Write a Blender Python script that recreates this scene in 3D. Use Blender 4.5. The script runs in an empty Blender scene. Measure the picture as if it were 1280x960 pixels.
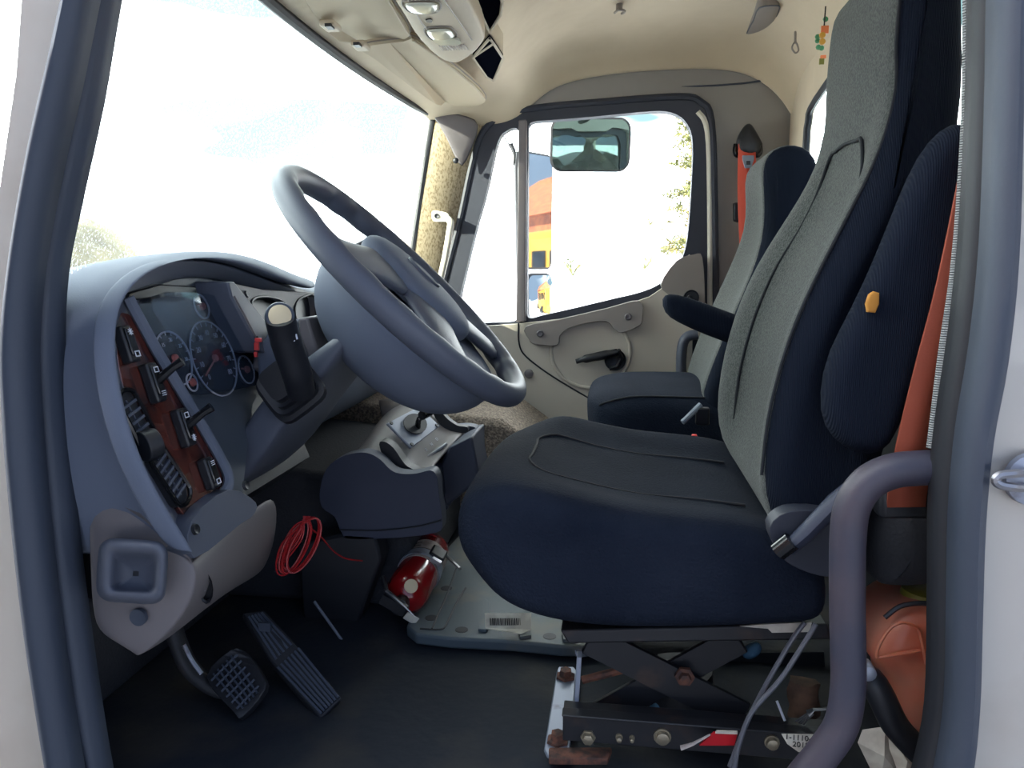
import bpy, math, random
from mathutils import Vector, Matrix, geometry, noise
random.seed(7)
S = bpy.context.scene
COL = S.collection
HZ = 2.1                       # eye height above the yard outside
# ------------------------------------------------------------------ camera
F = 950.0
YAW = math.radians(7.8); PIT = math.radians(8.7)
cam = bpy.data.objects.new('camera', bpy.data.cameras.new('camera'))
COL.objects.link(cam)
cam.data.sensor_width = 36; cam.data.lens = F / 1280 * 36
cam.data.clip_start = .02; cam.data.clip_end = 400
cam.location = (0, 0, HZ)
cam.rotation_euler = (math.pi / 2 - PIT, 0, YAW)
S.camera = cam
# ------------------------------------------------------------------ light
S.view_settings.view_transform = 'Standard'; S.view_settings.look = 'None'
S.view_settings.gamma = 1; S.view_settings.use_curve_mapping = False
S.view_settings.exposure = 1.4
W = bpy.data.worlds.new('sky'); S.world = W; W.use_nodes = True
wn = W.node_tree.nodes; wl = W.node_tree.links
bg = wn['Background']; bg.inputs[1].default_value = 1.0
tc = wn.new('ShaderNodeTexCoord'); mp = wn.new('ShaderNodeMapping')
mp.inputs['Scale'].default_value = (1.2, 1.2, 7)
nz = wn.new('ShaderNodeTexNoise'); nz.inputs['Scale'].default_value = 1.6; nz.inputs['Detail'].default_value = 3
cr = wn.new('ShaderNodeValToRGB')
cr.color_ramp.elements[0].position = .43; cr.color_ramp.elements[0].color = (.24, .38, .42, 1)
cr.color_ramp.elements[1].position = .50; cr.color_ramp.elements[1].color = (5.4, 5.6, 5.8, 1)
wl.new(tc.outputs['Generated'], mp.inputs[0]); wl.new(mp.outputs[0], nz.inputs['Vector'])
wl.new(nz.outputs['Fac'], cr.inputs[0])
dp = wn.new('ShaderNodeVectorMath'); dp.operation = 'DOT_PRODUCT'; dp.inputs[1].default_value = (-.55, .78, .12)
wl.new(tc.outputs['Generated'], dp.inputs[0])
mr = wn.new('ShaderNodeMapRange'); mr.interpolation_type = 'SMOOTHSTEP'; mr.inputs[1].default_value = -.25; mr.inputs[2].default_value = .55; wl.new(dp.outputs['Value'], mr.inputs[0])
mx = wn.new('ShaderNodeMix'); mx.data_type = 'RGBA'; mx.inputs['A'].default_value = (.22, .28, .41, 1)
wl.new(mr.outputs[0], mx.inputs['Factor']); wl.new(cr.outputs[0], mx.inputs['B']); wl.new(mx.outputs['Result'], bg.inputs[0])
sun = bpy.data.objects.new('sun', bpy.data.lights.new('sun', 'SUN')); COL.objects.link(sun)
sun.data.energy = 9.0; sun.data.angle = math.radians(.6); sun.data.color = (1, .93, .80)
SUN_TO = Vector((-.80, -.50, .37)).normalized()
sun.rotation_euler = SUN_TO.to_track_quat('Z', 'Y').to_euler()

# ------------------------------------------------------------------ pixel helpers (1280x960 frame)
_R = cam.rotation_euler.to_matrix()
def _ray(px, py): return (_R @ Vector((px - 640, 480 - py, -F))).normalized()
C0 = Vector((0, 0, HZ))
def P(px, py, Y):
    d = _ray(px, py); return C0 + d * (Y / d.y)
def PX(px, py, X):
    d = _ray(px, py); return C0 + d * (X / d.x)
def PZ(px, py, Z):
    d = _ray(px, py); return C0 + d * (Z / d.z)
def V(x, y, z): return Vector((x, y, z + HZ))
FLOOR = -.69

# ------------------------------------------------------------------ materials
def lin(c):
    r = []
    for v in c[:3]:
        v /= 255; r.append(v / 12.92 if v <= .04045 else ((v + .055) / 1.055) ** 2.4)
    return (*r, 1)
M = {}
def mat(name, c, rough=.6, metal=0, c2=None, cs=6, bump=None, sheen=0, coat=0, spec=.5, ramp=(.4, .6), stretch=None, trans=0):
    m = bpy.data.materials.new(name); m.use_nodes = True; M[name] = m
    n = m.node_tree.nodes; l = m.node_tree.links; b = n['Principled BSDF']
    b.inputs['Base Color'].default_value = lin(c); b.inputs['Roughness'].default_value = rough
    b.inputs['Metallic'].default_value = metal; b.inputs['Sheen Weight'].default_value = sheen
    b.inputs['Coat Weight'].default_value = coat; b.inputs['Specular IOR Level'].default_value = spec
    b.inputs['Subsurface Weight'].default_value = trans
    t = n.new('ShaderNodeTexCoord'); src = t.outputs['Object']
    if stretch:
        mp = n.new('ShaderNodeMapping'); mp.inputs['Scale'].default_value = stretch; l.new(src, mp.inputs[0]); src = mp.outputs[0]
    if c2:
        z = n.new('ShaderNodeTexNoise'); z.inputs['Scale'].default_value = cs; z.inputs['Detail'].default_value = 5
        r = n.new('ShaderNodeValToRGB'); r.color_ramp.elements[0].position = ramp[0]; r.color_ramp.elements[1].position = ramp[1]
        r.color_ramp.elements[0].color = lin(c); r.color_ramp.elements[1].color = lin(c2)
        l.new(src, z.inputs['Vector']); l.new(z.outputs['Fac'], r.inputs[0]); l.new(r.outputs[0], b.inputs['Base Color'])
    if bump:
        z = n.new('ShaderNodeTexNoise'); z.inputs['Scale'].default_value = bump[0]; z.inputs['Detail'].default_value = 2
        bp = n.new('ShaderNodeBump'); bp.inputs['Strength'].default_value = bump[1]; bp.inputs['Distance'].default_value = bump[2] if len(bump) > 2 else .002
        l.new(src, z.inputs['Vector']); l.new(z.outputs['Fac'], bp.inputs['Height']); l.new(bp.outputs[0], b.inputs['Normal'])
    return m
def ribs(name, c, freq, strength=.5, axis='Z', **k):
    m = mat(name, c, **k); n = m.node_tree.nodes; l = m.node_tree.links
    w = n.new('ShaderNodeTexWave'); w.bands_direction = axis; w.inputs['Scale'].default_value = freq; w.inputs['Distortion'].default_value = .4
    w.inputs['Detail'].default_value = 1
    t = n.new('ShaderNodeTexCoord'); bp = n.new('ShaderNodeBump'); bp.inputs['Strength'].default_value = strength; bp.inputs['Distance'].default_value = .002
    l.new(t.outputs['Object'], w.inputs['Vector']); l.new(w.outputs['Fac'], bp.inputs['Height']); l.new(bp.outputs[0], n['Principled BSDF'].inputs['Normal'])
    return m
def glass(name, tint, refl=.05, film=0.0, film_c=(230, 235, 230)):
    """thin pane: clear transmission, a little mirror reflection, a dirt film that scatters light"""
    m = bpy.data.materials.new(name); m.use_nodes = True; M[name] = m
    n = m.node_tree.nodes; l = m.node_tree.links; n.remove(n['Principled BSDF']); out = n['Material Output']
    t = n.new('ShaderNodeBsdfTransparent'); t.inputs[0].default_value = (*tint, 1)
    g = n.new('ShaderNodeBsdfGlossy'); g.inputs['Roughness'].default_value = .02
    x = n.new('ShaderNodeMixShader'); x.inputs[0].default_value = refl
    l.new(t.outputs[0], x.inputs[1]); l.new(g.outputs[0], x.inputs[2]); last = x
    if film:
        d = n.new('ShaderNodeBsdfTranslucent'); d.inputs[0].default_value = lin(film_c)
        y = n.new('ShaderNodeMixShader'); z = n.new('ShaderNodeTexNoise'); z.inputs['Scale'].default_value = 260; z.inputs['Detail'].default_value = 2
        mr = n.new('ShaderNodeMapRange'); mr.inputs[1].default_value = .60; mr.inputs[2].default_value = .72; mr.inputs[3].default_value = film; mr.inputs[4].default_value = .75
        tcn = n.new('ShaderNodeTexCoord'); l.new(tcn.outputs['Object'], z.inputs['Vector']); l.new(z.outputs['Fac'], mr.inputs[0]); l.new(mr.outputs[0], y.inputs[0])
        l.new(x.outputs[0], y.inputs[1]); l.new(d.outputs[0], y.inputs[2]); last = y
    l.new(last.outputs[0], out.inputs[0]); return m

mat('console_navy', (48, 54, 72), .6, bump=(700, .3, .0006))
mat('wall_grey', (140, 136, 132), .9, bump=(9, .35, .012))
mat('navy_plastic', (72, 77, 90), .5, bump=(900, .25, .0006))
mat('dash_plastic', (92, 99, 114), .7, spec=.2, bump=(700, .3, .0006))
mat('grey_plastic', (104, 99, 101), .55, bump=(700, .25, .0006))
mat('door_plastic', (184, 176, 162), .55, bump=(500, .3, .0006))
mat('door_plastic_dark', (136, 128, 122), .5, bump=(500, .3, .0006))
mat('headliner', (200, 184, 158), .9, c2=(192, 176, 151), cs=5, bump=(9, .35, .012), sheen=.2)
mat('visor', (184, 170, 146), .8, bump=(600, .3, .0008))
mat('console_beige', (178, 164, 142), .6, bump=(600, .2, .0006))
mat('pillar_cloth_sun_speckle', (166, 152, 126), .9, c2=(128, 114, 88), cs=220, ramp=(.46, .62), bump=(300, .5, .001), stretch=(1, 1, .45))  # darker speckle in the cloth colour imitates shadows of windshield dirt
mat('frame_rubber', (38, 42, 54), .6)
mat('black_rubber', (30, 32, 38), .55, bump=(300, .2, .0008))
mat('seal_rubber', (52, 60, 74), .6, bump=(250, .2, .0006))
mat('seal_dark', (26, 29, 36), .6)
mat('cream_paint', (205, 200, 185), .35)
mat('white_paint', (186, 181, 172), .4, c2=(172, 164, 152), cs=7, ramp=(.5, .8), coat=.3)
mat('black_metal', (28, 29, 34), .5, c2=(60, 46, 40), cs=22, ramp=(.55, .75))
mat('black_gloss', (16, 17, 20), .2)
mat('grab_metal', (54, 54, 68), .5, c2=(66, 60, 70), cs=14, bump=(220, .3, .0006))
mat('bare_metal', (150, 156, 170), .45, metal=.35, c2=(92, 84, 84), cs=28, ramp=(.55, .72))
mat('steel', (150, 150, 155), .35, metal=.9)
mat('rust', (120, 76, 58), .8, c2=(70, 50, 44), cs=60)
mat('bolt_metal', (150, 140, 120), .4, metal=.6)
mat('floor_mat', (22, 29, 40), .85, c2=(58, 54, 50), cs=5, ramp=(.48, .72), bump=(60, .4, .003))
mat('pad_plastic', (82, 94, 100), .55, c2=(112, 108, 96), cs=9, ramp=(.5, .7))
mat('carpet', (160, 145, 130), .95, c2=(100, 90, 82), cs=160, ramp=(.35, .6), bump=(240, .8, .004))
mat('dark_carpet', (44, 46, 52), .95, bump=(200, .6, .003))
mat('seat_front', (74, 78, 74), .95, c2=(46, 49, 48), cs=300, bump=(400, .8, .002), sheen=.1)
mat('seat_insert', (98, 100, 100), .95, c2=(78, 80, 82), cs=420, bump=(520, .7, .0014), sheen=.25)
ribs('seat_side', (22, 28, 40), 150, .5, 'X', rough=.95, spec=.1)
mat('seat_cushion', (22, 28, 40), .95, c2=(34, 40, 52), cs=7, ramp=(.4, .8), bump=(260, .8, .0025), spec=.1)
mat('piping', (30, 33, 38), .9)
mat('foam', (180, 124, 50), .9)
mat('orange_web', (138, 62, 40), .75, bump=(400, .4, .0006))
mat('red_web', (184, 66, 44), .75, bump=(400, .4, .0006))
mat('wood', (84, 40, 32), .22, c2=(38, 20, 20), cs=16, ramp=(.4, .62), coat=.8, stretch=(2, 5, .8))
mat('deep_black', (10, 12, 20), .95, spec=.0)
mat('black_plastic', (24, 26, 32), .45)
mat('gauge_face', (38, 44, 54), .25, c2=(46, 54, 66), cs=12, coat=.5)
mat('cluster_plastic', (62, 70, 80), .4)
mat('gauge_mark', (150, 150, 160), .6)
mat('gauge_red', (150, 84, 80), .6)
mat('cream_button', (200, 184, 150), .5)
mat('icon_white', (200, 204, 214), .6)
mat('icon_dim', (120, 128, 140), .6)
mat('red_plastic', (205, 60, 60), .4)
mat('red_paint', (135, 12, 18), .22, coat=.6)
mat('label_paper', (210, 205, 190), .7, c2=(180, 172, 158), cs=30)
mat('label_band', (170, 160, 158), .6, c2=(140, 128, 124), cs=60)
mat('red_wire', (165, 30, 34), .4)
mat('dark_wire', (40, 42, 48), .4)
mat('cable', (90, 92, 100), .35)
mat('jug_orange', (196, 106, 78), .35, c2=(188, 142, 124), cs=4, trans=.3)
mat('olive', (120, 116, 40), .5)
mat('blue_cloth', (84, 130, 160), .8, c2=(60, 90, 120), cs=40)
mat('reflector_red', (190, 30, 40), .3)
mat('amber', (214, 160, 60), .4)
mat('leaf_green', (70, 140, 96), .6)
mat('orange_card', (235, 130, 80), .5)
mat('brown_paper', (120, 92, 72), .8, c2=(84, 64, 52), cs=40)
mat('print_dark', (50, 46, 44), .7)
mat('lens', (196, 196, 180), .15, coat=.5)
mat('dark_ground', (70, 72, 78), .5, c2=(120, 122, 128), cs=1.5, ramp=(.45, .7))
mat('snow', (238, 240, 245), .6, c2=(226, 230, 240), cs=.5, bump=(1.5, .5, .2))
mat('rock', (150, 136, 96), .9, c2=(110, 100, 76), cs=2.4, ramp=(.35, .65), bump=(4, .7, .1))
mat('pine', (92, 100, 56), .8, c2=(120, 112, 66), cs=3)
mat('bark', (150, 125, 90), .9)
mat('bare_twig', (150, 140, 120), .9)
mat('bus_yellow', (180, 135, 50), .4)
mat('barn_orange', (170, 100, 62), .7, c2=(140, 78, 54), cs=5)
mat('mirror_glass', (214, 222, 218), .02, metal=1)
mat('mirror_tint', (110, 132, 126), .03, metal=1)
mat('mirror_back', (40, 42, 46), .4)
mat('shaded_strip', (40, 44, 56), .7)
glass('windshield_glass', (.93, .98, .96), .03, film=.05)
glass('door_glass', (.97, .99, .98), .03)
glass('rear_glass', (.93, .98, .96), .04)
glass('cluster_lens', (.80, .86, .92), .10)

# ------------------------------------------------------------------ object helpers
def wloc(o):
    p = Vector((0, 0, 0))
    while o: p += o.location; o = o.parent
    return p
def thing(name, label, cat, at, group=None, kind=None):
    o = bpy.data.objects.new(name, None); COL.objects.link(o); o.location = at; o.empty_display_size = .05
    tag(o, label, cat, group, kind); return o
def tag(o, label=None, cat=None, group=None, kind=None):
    if label: o['label'] = label
    if cat: o['category'] = cat
    if group: o['group'] = group
    if kind: o['kind'] = kind
    return o
def smooth_path(pts, n=6, closed=False):
    pts = [Vector(p) for p in pts]; N = len(pts); out = []
    rng = range(N if closed else N - 1)
    for i in rng:
        g = (lambda j: pts[j % N]) if closed else (lambda j: pts[max(0, min(N - 1, j))])
        a, b, c, d = g(i - 1), g(i), g(i + 1), g(i + 2)
        for k in range(n):
            t = k / n
            out.append(.5 * ((2 * b) + (c - a) * t + (2 * a - 5 * b + 4 * c - d) * t * t + (3 * b - a - 3 * c + d) * t ** 3))
    if not closed: out.append(pts[-1].copy())
    return out
def axes(n):
    n = n.normalized(); a = Vector((0, 0, 1)) if abs(n.z) < .9 else Vector((1, 0, 0))
    u = n.cross(a).normalized(); return u, n.cross(u).normalized(), n
class MB:
    def __init__(s): s.v = []; s.f = []
    def add(s, vs, fs):
        b = len(s.v); s.v += [Vector(v) for v in vs]; s.f += [tuple(i + b for i in f) for f in fs]; return s
    def box(s, c, sx, sy, sz, ax=None):
        X, Y, Z = ax if ax else (Vector((1, 0, 0)), Vector((0, 1, 0)), Vector((0, 0, 1)))
        c = Vector(c); vs = [c + X * (sx / 2 * a) + Y * (sy / 2 * b) + Z * (sz / 2 * d) for d in (-1, 1) for b in (-1, 1) for a in (-1, 1)]
        return s.add(vs, [(0, 2, 3, 1), (4, 5, 7, 6), (0, 1, 5, 4), (2, 6, 7, 3), (0, 4, 6, 2), (1, 3, 7, 5)])
    def prism(s, poly, vec, holes=()):
        vec = Vector(vec); loops = [list(map(Vector, poly))] + [list(map(Vector, h)) for h in holes]
        flat = [p for l in loops for p in l]; N = len(flat)
        nrm = vec.normalized(); u, w, _ = axes(nrm)
        tl = [[Vector((p.dot(u), p.dot(w), 0)) for p in l] for l in loops]
        tris = geometry.tessellate_polygon(tl)
        fs = [t for t in tris] + [tuple(i + N for i in reversed(t)) for t in tris]
        o = 0
        for l in loops:
            k = len(l)
            for i in range(k): j = (i + 1) % k; fs.append((o + i, o + j, o + j + N, o + i + N))
            o += k
        return s.add(flat + [p + vec for p in flat], fs)
    def tube(s, pts, r, n=10, closed=False, flat=1.0, up=None):
        pts = [Vector(p) for p in pts]; N = len(pts); rs = r if isinstance(r, (list, tuple)) else [r] * N
        vs = []; u = None
        for i, p in enumerate(pts):
            a = pts[(i - 1) % N] if (closed or i) else p; b = pts[(i + 1) % N] if (closed or i < N - 1) else p
            t = (b - a).normalized() if (b - a).length > 1e-9 else Vector((0, 0, 1))
            if u is None: u = (Vector(up) - t * t.dot(Vector(up))).normalized() if up else axes(t)[0]
            else:
                u = (Vector(up) if up else u); u = (u - t * u.dot(t)).normalized()
            w = t.cross(u)
            rr = rs[min(len(rs) - 1, int(i * len(rs) / N))] if len(rs) != N else rs[i]
            for k in range(n):
                an = 2 * math.pi * k / n; vs.append(p + u * (rr * math.cos(an)) + w * (rr * flat * math.sin(an)))
        fs = []
        for i in range(N if closed else N - 1):
            for k in range(n):
                a = i * n + k; b = i * n + (k + 1) % n; c = ((i + 1) % N) * n; fs.append((a, b, c + (k + 1) % n, c + k))
        if not closed: fs += [tuple(reversed(range(n))), tuple(range((N - 1) * n, N * n))]
        return s.add(vs, fs)
    def lathe(s, c, ax, prof, n=24, u=None):
        """prof: (distance along axis, radius)"""
        c = Vector(c); U, Wv, A = axes(Vector(ax)); vs = []
        for d, r in prof:
            for k in range(n):
                an = 2 * math.pi * k / n; vs.append(c + A * d + U * (r * math.cos(an)) + Wv * (r * math.sin(an)))
        fs = [tuple(reversed(range(n)))]
        for i in range(len(prof) - 1):
            for k in range(n): fs.append((i * n + k, i * n + (k + 1) % n, (i + 1) * n + (k + 1) % n, (i + 1) * n + k))
        fs.append(tuple(range((len(prof) - 1) * n, len(prof) * n)))
        return s.add(vs, fs)
    def rings(s, rings, cap=True, closed=True):
        n = len(rings[0]); vs = [p for r in rings for p in r]; fs = []
        for i in range(len(rings) - 1):
            for k in range(n if closed else n - 1):
                fs.append((i * n + k, i * n + (k + 1) % n, (i + 1) * n + (k + 1) % n, (i + 1) * n + k))
        if cap: fs += [tuple(reversed(range(n))), tuple(range((len(rings) - 1) * n, len(rings) * n))]
        return s.add(vs, fs)
    def net(s, rows): return s.rings(rows, cap=False, closed=False)
    def build(s, name, m, parent=None, sub=0, bevel=0, solid=0, smooth=True, sharp=40, off=-1, label=None, seg=2):
        me = bpy.data.meshes.new(name)
        if parent is not None: base = wloc(parent)
        else:
            base = Vector((sum(v.x for v in s.v) / len(s.v), sum(v.y for v in s.v) / len(s.v), min(v.z for v in s.v)))
        me.from_pydata([v - base for v in s.v], [], s.f); me.validate()
        import bmesh
        bm = bmesh.new(); bm.from_mesh(me)
        if not solid: bmesh.ops.recalc_face_normals(bm, faces=bm.faces)
        bm.to_mesh(me); bm.free()
        o = bpy.data.objects.new(name, me); COL.objects.link(o)
        me.materials.append(M[m] if isinstance(m, str) else m)
        if parent is not None: o.parent = parent
        else: o.location = base
        if solid:
            q = o.modifiers.new('solid', 'SOLIDIFY'); q.thickness = solid; q.offset = off
        if bevel:
            q = o.modifiers.new('bevel', 'BEVEL'); q.width = bevel; q.segments = seg; q.limit_method = 'ANGLE'; q.angle_limit = math.radians(35)
        if sub:
            q = o.modifiers.new('sub', 'SUBSURF'); q.levels = sub; q.render_levels = sub
        if smooth:
            for p in me.polygons: p.use_smooth = True
            if sharp and not sub: me.set_sharp_from_angle(angle=math.radians(sharp))
        if label: o['label'] = label
        return o
def text(name, s, size, at, right, up, m, parent, depth=.0004, align='CENTER'):
    cu = bpy.data.curves.new(name, 'FONT'); cu.body = s; cu.size = size; cu.align_x = align; cu.align_y = 'CENTER'; cu.extrude = depth
    o = bpy.data.objects.new(name, cu); COL.objects.link(o)
    dg = bpy.context.evaluated_depsgraph_get(); me = bpy.data.meshes.new_from_object(o.evaluated_get(dg))
    bpy.data.objects.remove(o); bpy.data.curves.remove(cu)
    r = Vector(right).normalized(); u = Vector(up).normalized(); n = r.cross(u)
    R = Matrix((r, u, n)).transposed()
    base = wloc(parent) if parent else Vector((0, 0, 0))
    for v in me.vertices: v.co = R @ v.co + Vector(at) - base
    me.materials.clear(); me.materials.append(M[m])
    o = bpy.data.objects.new(name, me); COL.objects.link(o); o.parent = parent; return o
def inset2(poly, d):
    """offset a closed XZ loop inwards"""
    n = len(poly); out = []
    area = sum(poly[i].x * poly[(i + 1) % n].z - poly[(i + 1) % n].x * poly[i].z for i in range(n))
    sg = 1 if area > 0 else -1
    for i in range(n):
        a, b, c = poly[i - 1], poly[i], poly[(i + 1) % n]
        def nn(p, q):
            e = Vector((q.x - p.x, 0, q.z - p.z)); return Vector((-e.z, 0, e.x)).normalized() * sg
        m_ = nn(a, b) + nn(b, c)
        out.append(b + (m_.normalized() if m_.length > 1e-6 else nn(b, c)) * d)
    return out
def puff(mb, loop, y0, y1, rnd, mod=None, mid=8, steps=4):
    """rounded cushion: an XZ side profile swept across Y with rounded shoulders; mod(p, v) reshapes (v = -1..1 across)"""
    ys = []
    for k in range(steps + 1):
        a = math.pi / 2 * k / steps; ys.append((y0 + rnd * (1 - math.sin(a)), rnd * (1 - math.cos(a))))
    ys = ys[::-1]
    ys = [(y0 + rnd * (1 - math.cos(math.pi / 2 * k / steps)), rnd * (1 - math.sin(math.pi / 2 * k / steps))) for k in range(steps + 1)]
    full = ys + [(y0 + rnd + (y1 - y0 - 2 * rnd) * k / mid, 0) for k in range(1, mid)] + [(y0 + y1 - y, d) for y, d in reversed(ys)]
    rings = []
    for y, d in full:
        L = inset2(loop, d * .9) if d > 1e-6 else loop
        r = [Vector((p.x, y, p.z)) for p in L]
        if mod: r = [mod(p, (y - (y0 + y1) / 2) / ((y1 - y0) / 2), i) for i, p in enumerate(r)]
        rings.append(r)
    mb.rings(rings); return rings
def PL(pts, Y): return [P(x, y, Y) for x, y in pts]
# ================================================================== OUTSIDE
mb = MB(); N = 26; rows = []
for i in range(N + 1):
    r = []
    for j in range(N + 1):
        x = -60 + 120 * i / N; y = -40 + 110 * j / N
        z = -HZ + .25 * noise.noise(Vector((x * .07, y * .07, 0))) + (max(0, y - 9) * .10 if y > 9 else 0) + max(0, -x - 22) * .10
        r.append(V(x, y, z))
    rows.append(r)
mb.net(rows); g = mb.build('snow_ground', 'snow', sub=1, solid=.1); tag(g, 'bright snow covered yard outside the cab windows', 'snow', kind='structure')
mb = MB(); mb.net([[V(-7 + 1.9 * i, -14 + 16.6 * j / 8, -HZ + .28) for i in range(9)] for j in range(9)]); g = mb.build('ground_bounce_cut', 'dark_ground', solid=.1); g['kind'] = 'structure'  # dark ground added to cut snow bounce into the near side
mb = MB(); random.seed(5); rr = []
for i in range(7):
    z = -2.2 + i * .475; ring = []
    for k in range(12):
        an = 2 * math.pi * k / 12; rad = (1.7 * (1 - (i / 6.6) ** 2.2) + .08) * (1 + .22 * noise.noise(Vector((math.cos(an) * 2, math.sin(an) * 2, i * .5))))
        ring.append(V(-6.45 + rad * math.cos(an), 8.2 + rad * math.sin(an), z))
    rr.append(ring)
mb.rings(rr); tag(mb.build('snow_mound', 'rock', sub=1), 'tan earth and snow mound seen low through the windshield, beyond the dashboard', 'mound')
# pine beyond the passenger window
tr = thing('pine_tree', 'pale green sparse pine tree seen through the right side of the passenger window', 'tree', V(2.1, 24, -.6))
B0 = V(2.1, 24, -.6)
mb = MB(); mb.tube([B0, B0 + Vector((.05, 0, 2.6)), B0 + Vector((0, 0, 5.1))], [.09, .06, .02], 8); mb.build('trunk', 'bark', tr)
mb = MB(); random.seed(11)
for b in range(46):
    z = .9 + 4.1 * random.random(); an = random.random() * 6.283; L = (1.05 - .13 * z) * random.uniform(.6, 1.15)
    d = Vector((math.cos(an), math.sin(an), .25 * random.uniform(-.6, 1)))
    s0 = B0 + Vector((0, 0, z)); mb.tube([s0, s0 + d * L], [.018, .006], 4)
    for k in range(34):
        t = random.uniform(.25, 1.05); c = s0 + d * L * t + Vector([random.gauss(0, .09) for _ in range(3)])
        a_ = Vector([random.gauss(0, 1) for _ in range(3)]).normalized() * random.uniform(.05, .13); w_ = Vector([random.gauss(0, 1) for _ in range(3)]).normalized() * .025
        mb.add([c - a_ - w_, c - a_ + w_, c + a_ + w_, c + a_ - w_], [(0, 1, 2, 3)])
mb.build('needles', 'pine', tr, smooth=False)
def shrub(at, h, n, label, seed):
    random.seed(seed); mb = MB()
    for b in range(n):
        an = random.random() * 6.28; d = Vector((math.cos(an) * .5, math.sin(an) * .5, random.uniform(.5, 1))) * h
        mid = at + d * .5 + Vector([random.gauss(0, .05 * h) for _ in range(3)]); mb.tube([at, mid, at + d], [.012, .009, .004], 4)
        for k in range(7):
            c = at + d * random.uniform(.4, 1.05) + Vector([random.gauss(0, .07 * h) for _ in range(3)]); a_ = Vector([random.gauss(0, .05 * h) for _ in range(3)]); w_ = Vector([random.gauss(0, .025 * h) for _ in range(3)])
            mb.add([c - a_ - w_, c - a_ + w_, c + a_ + w_, c + a_ - w_], [(0, 1, 2, 3)])
    tag(mb.build('dry_shrub', 'pine', smooth=False), label, 'shrub', 'dry shrubs in the snow')
shrub(P(716, 345, 16), .4, 9, 'small dry shrub in the snow, below the look-down mirror', 2)
shrub(P(806, 336, 16), .3, 7, 'small dry shrub in the snow near the lower right of the passenger window', 3)
# what the tall outside mirror shows: a yellow bus by an orange barn, with trees
bus = thing('school_bus', 'yellow vehicle with windows reflected in the tall outside mirror', 'bus', V(9.5, 7.2, -HZ))
mb = MB(); mb.box(V(9.5, 7.2, -.55), 7, 2.2, 2.3); mb.build('body', 'bus_yellow', bus, bevel=.15)
for k in range(7):
    mb = MB(); mb.box(V(6.6 + k * .95, 6.09, -.1), .7, .04, .7); mb.build('window', 'black_gloss', bus, bevel=.03)
    mb = MB(); mb.box(V(6.02, 6.45 + k * .25, -.1), .04, .16, 1.6); mb.build('stripe', 'barn_orange', bus) if k < 7 and k % 2 == 0 else None
for x in (7.2, 11.8):
    mb = MB(); mb.lathe(V(x, 6.0, -1.65), (0, 1, 0), [(0, .3), (.02, .45), (.28, .45), (.3, .4)], 20); mb.build('wheel', 'black_rubber', bus)
barn = thing('barn', 'orange gabled barn reflected above the yellow bus in the outside mirror', 'barn', V(18, 10.5, -HZ))
mb = MB(); mb.box(V(18, 10.5, -.4), 9, 5, 3.4); mb.build('wall', 'barn_orange', barn)
mb = MB(); mb.prism([V(13.3, 7.7, 1.2), V(13.3, 13.3, 1.2), V(13.3, 10.5, 2.9)], (9.4, 0, 0)); mb.build('roof', 'barn_orange', barn)

# ================================================================== CAB SHELL
def ring_obj(name, outer, holes, vec, m, **k):
    mb = MB(); mb.prism(outer, vec, holes); o = mb.build(name, m, smooth=False, **k); o['kind'] = 'structure'; return o
def sp(pts, n=5, closed=True): return smooth_path(pts, n, closed)
# floor
mb = MB(); rows = []
for i in range(13):
    rows.append([V(-.92 + 1.5 * i / 12, .76 + 1.68 * j / 12, FLOOR + .004 * noise.noise(Vector((i * .7, j * .7, 3)))) for j in range(13)])
mb.net(rows); o = mb.build('floor', 'floor_mat', solid=.06, off=1); o['kind'] = 'structure'
# the doghouse hump between the footwells
mb = MB(); mb.prism([V(-.90, 1.42, FLOOR + .002), V(-.40, 1.42, FLOOR + .002), V(-.42, 1.47, -.44), V(-.90, 1.47, -.40)], (0, .52, 0))
o = mb.build('trim_engine_tunnel', 'dark_carpet', bevel=.02); o['kind'] = 'structure'
# firewall
mb = MB(); mb.prism([V(-.90, .80, FLOOR), V(-.80, .80, FLOOR + .0), V(-.88, .80, -.05), V(-.93, .80, -.05)], (0, 1.62, 0))
o = mb.build('wall_front', 'dark_carpet', bevel=.01); o['kind'] = 'structure'
# sloping toe board, passenger side
mb = MB(); mb.prism([V(-.80, 1.98, FLOOR), V(-.10, 1.98, FLOOR), V(-.17, 1.98, -.50), V(-.30, 1.98, -.405), V(-.80, 1.98, -.36)], (0, .41, 0))
o = mb.build('trim_toe_board', 'carpet', bevel=.02); o['kind'] = 'structure'
# ceiling / headliner
RX = [(-.64, .470), (-.60, .474), (-.55, .487), (-.46, .515), (-.36, .55), (-.30, .575), (-.25, .63), (-.18, .672), (-.05, .692), (.10, .70), (.25, .70), (.34, .69), (.41, .66), (.475, .60), (.505, .54)]
def ceil_pt(x, z, Y):
    t = (Y - 1.6) / .82
    front = max(0, min(1, (-.36 - x) / .25))
    dz = -.018 * abs(t) ** 3 - (.085 - .075 * front) * abs(t) ** 14 * (1 if abs(t) <= 1 else 1)
    return V(x + (.045 * t * t) * front, Y, z + dz)
mb = MB(); rows = []
for x, z in RX: rows.append([ceil_pt(x, z, 1.6 + .83 * t) for t in (-1, -.985, -.96, -.92, -.86, -.75, -.5, -.25, 0, .25, .5, .75, .86, .92, .96, .985, 1)])
mb.net(rows); o = mb.build('ceiling', 'headliner', sub=2, solid=.03, off=-1); o['kind'] = 'structure'
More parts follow.
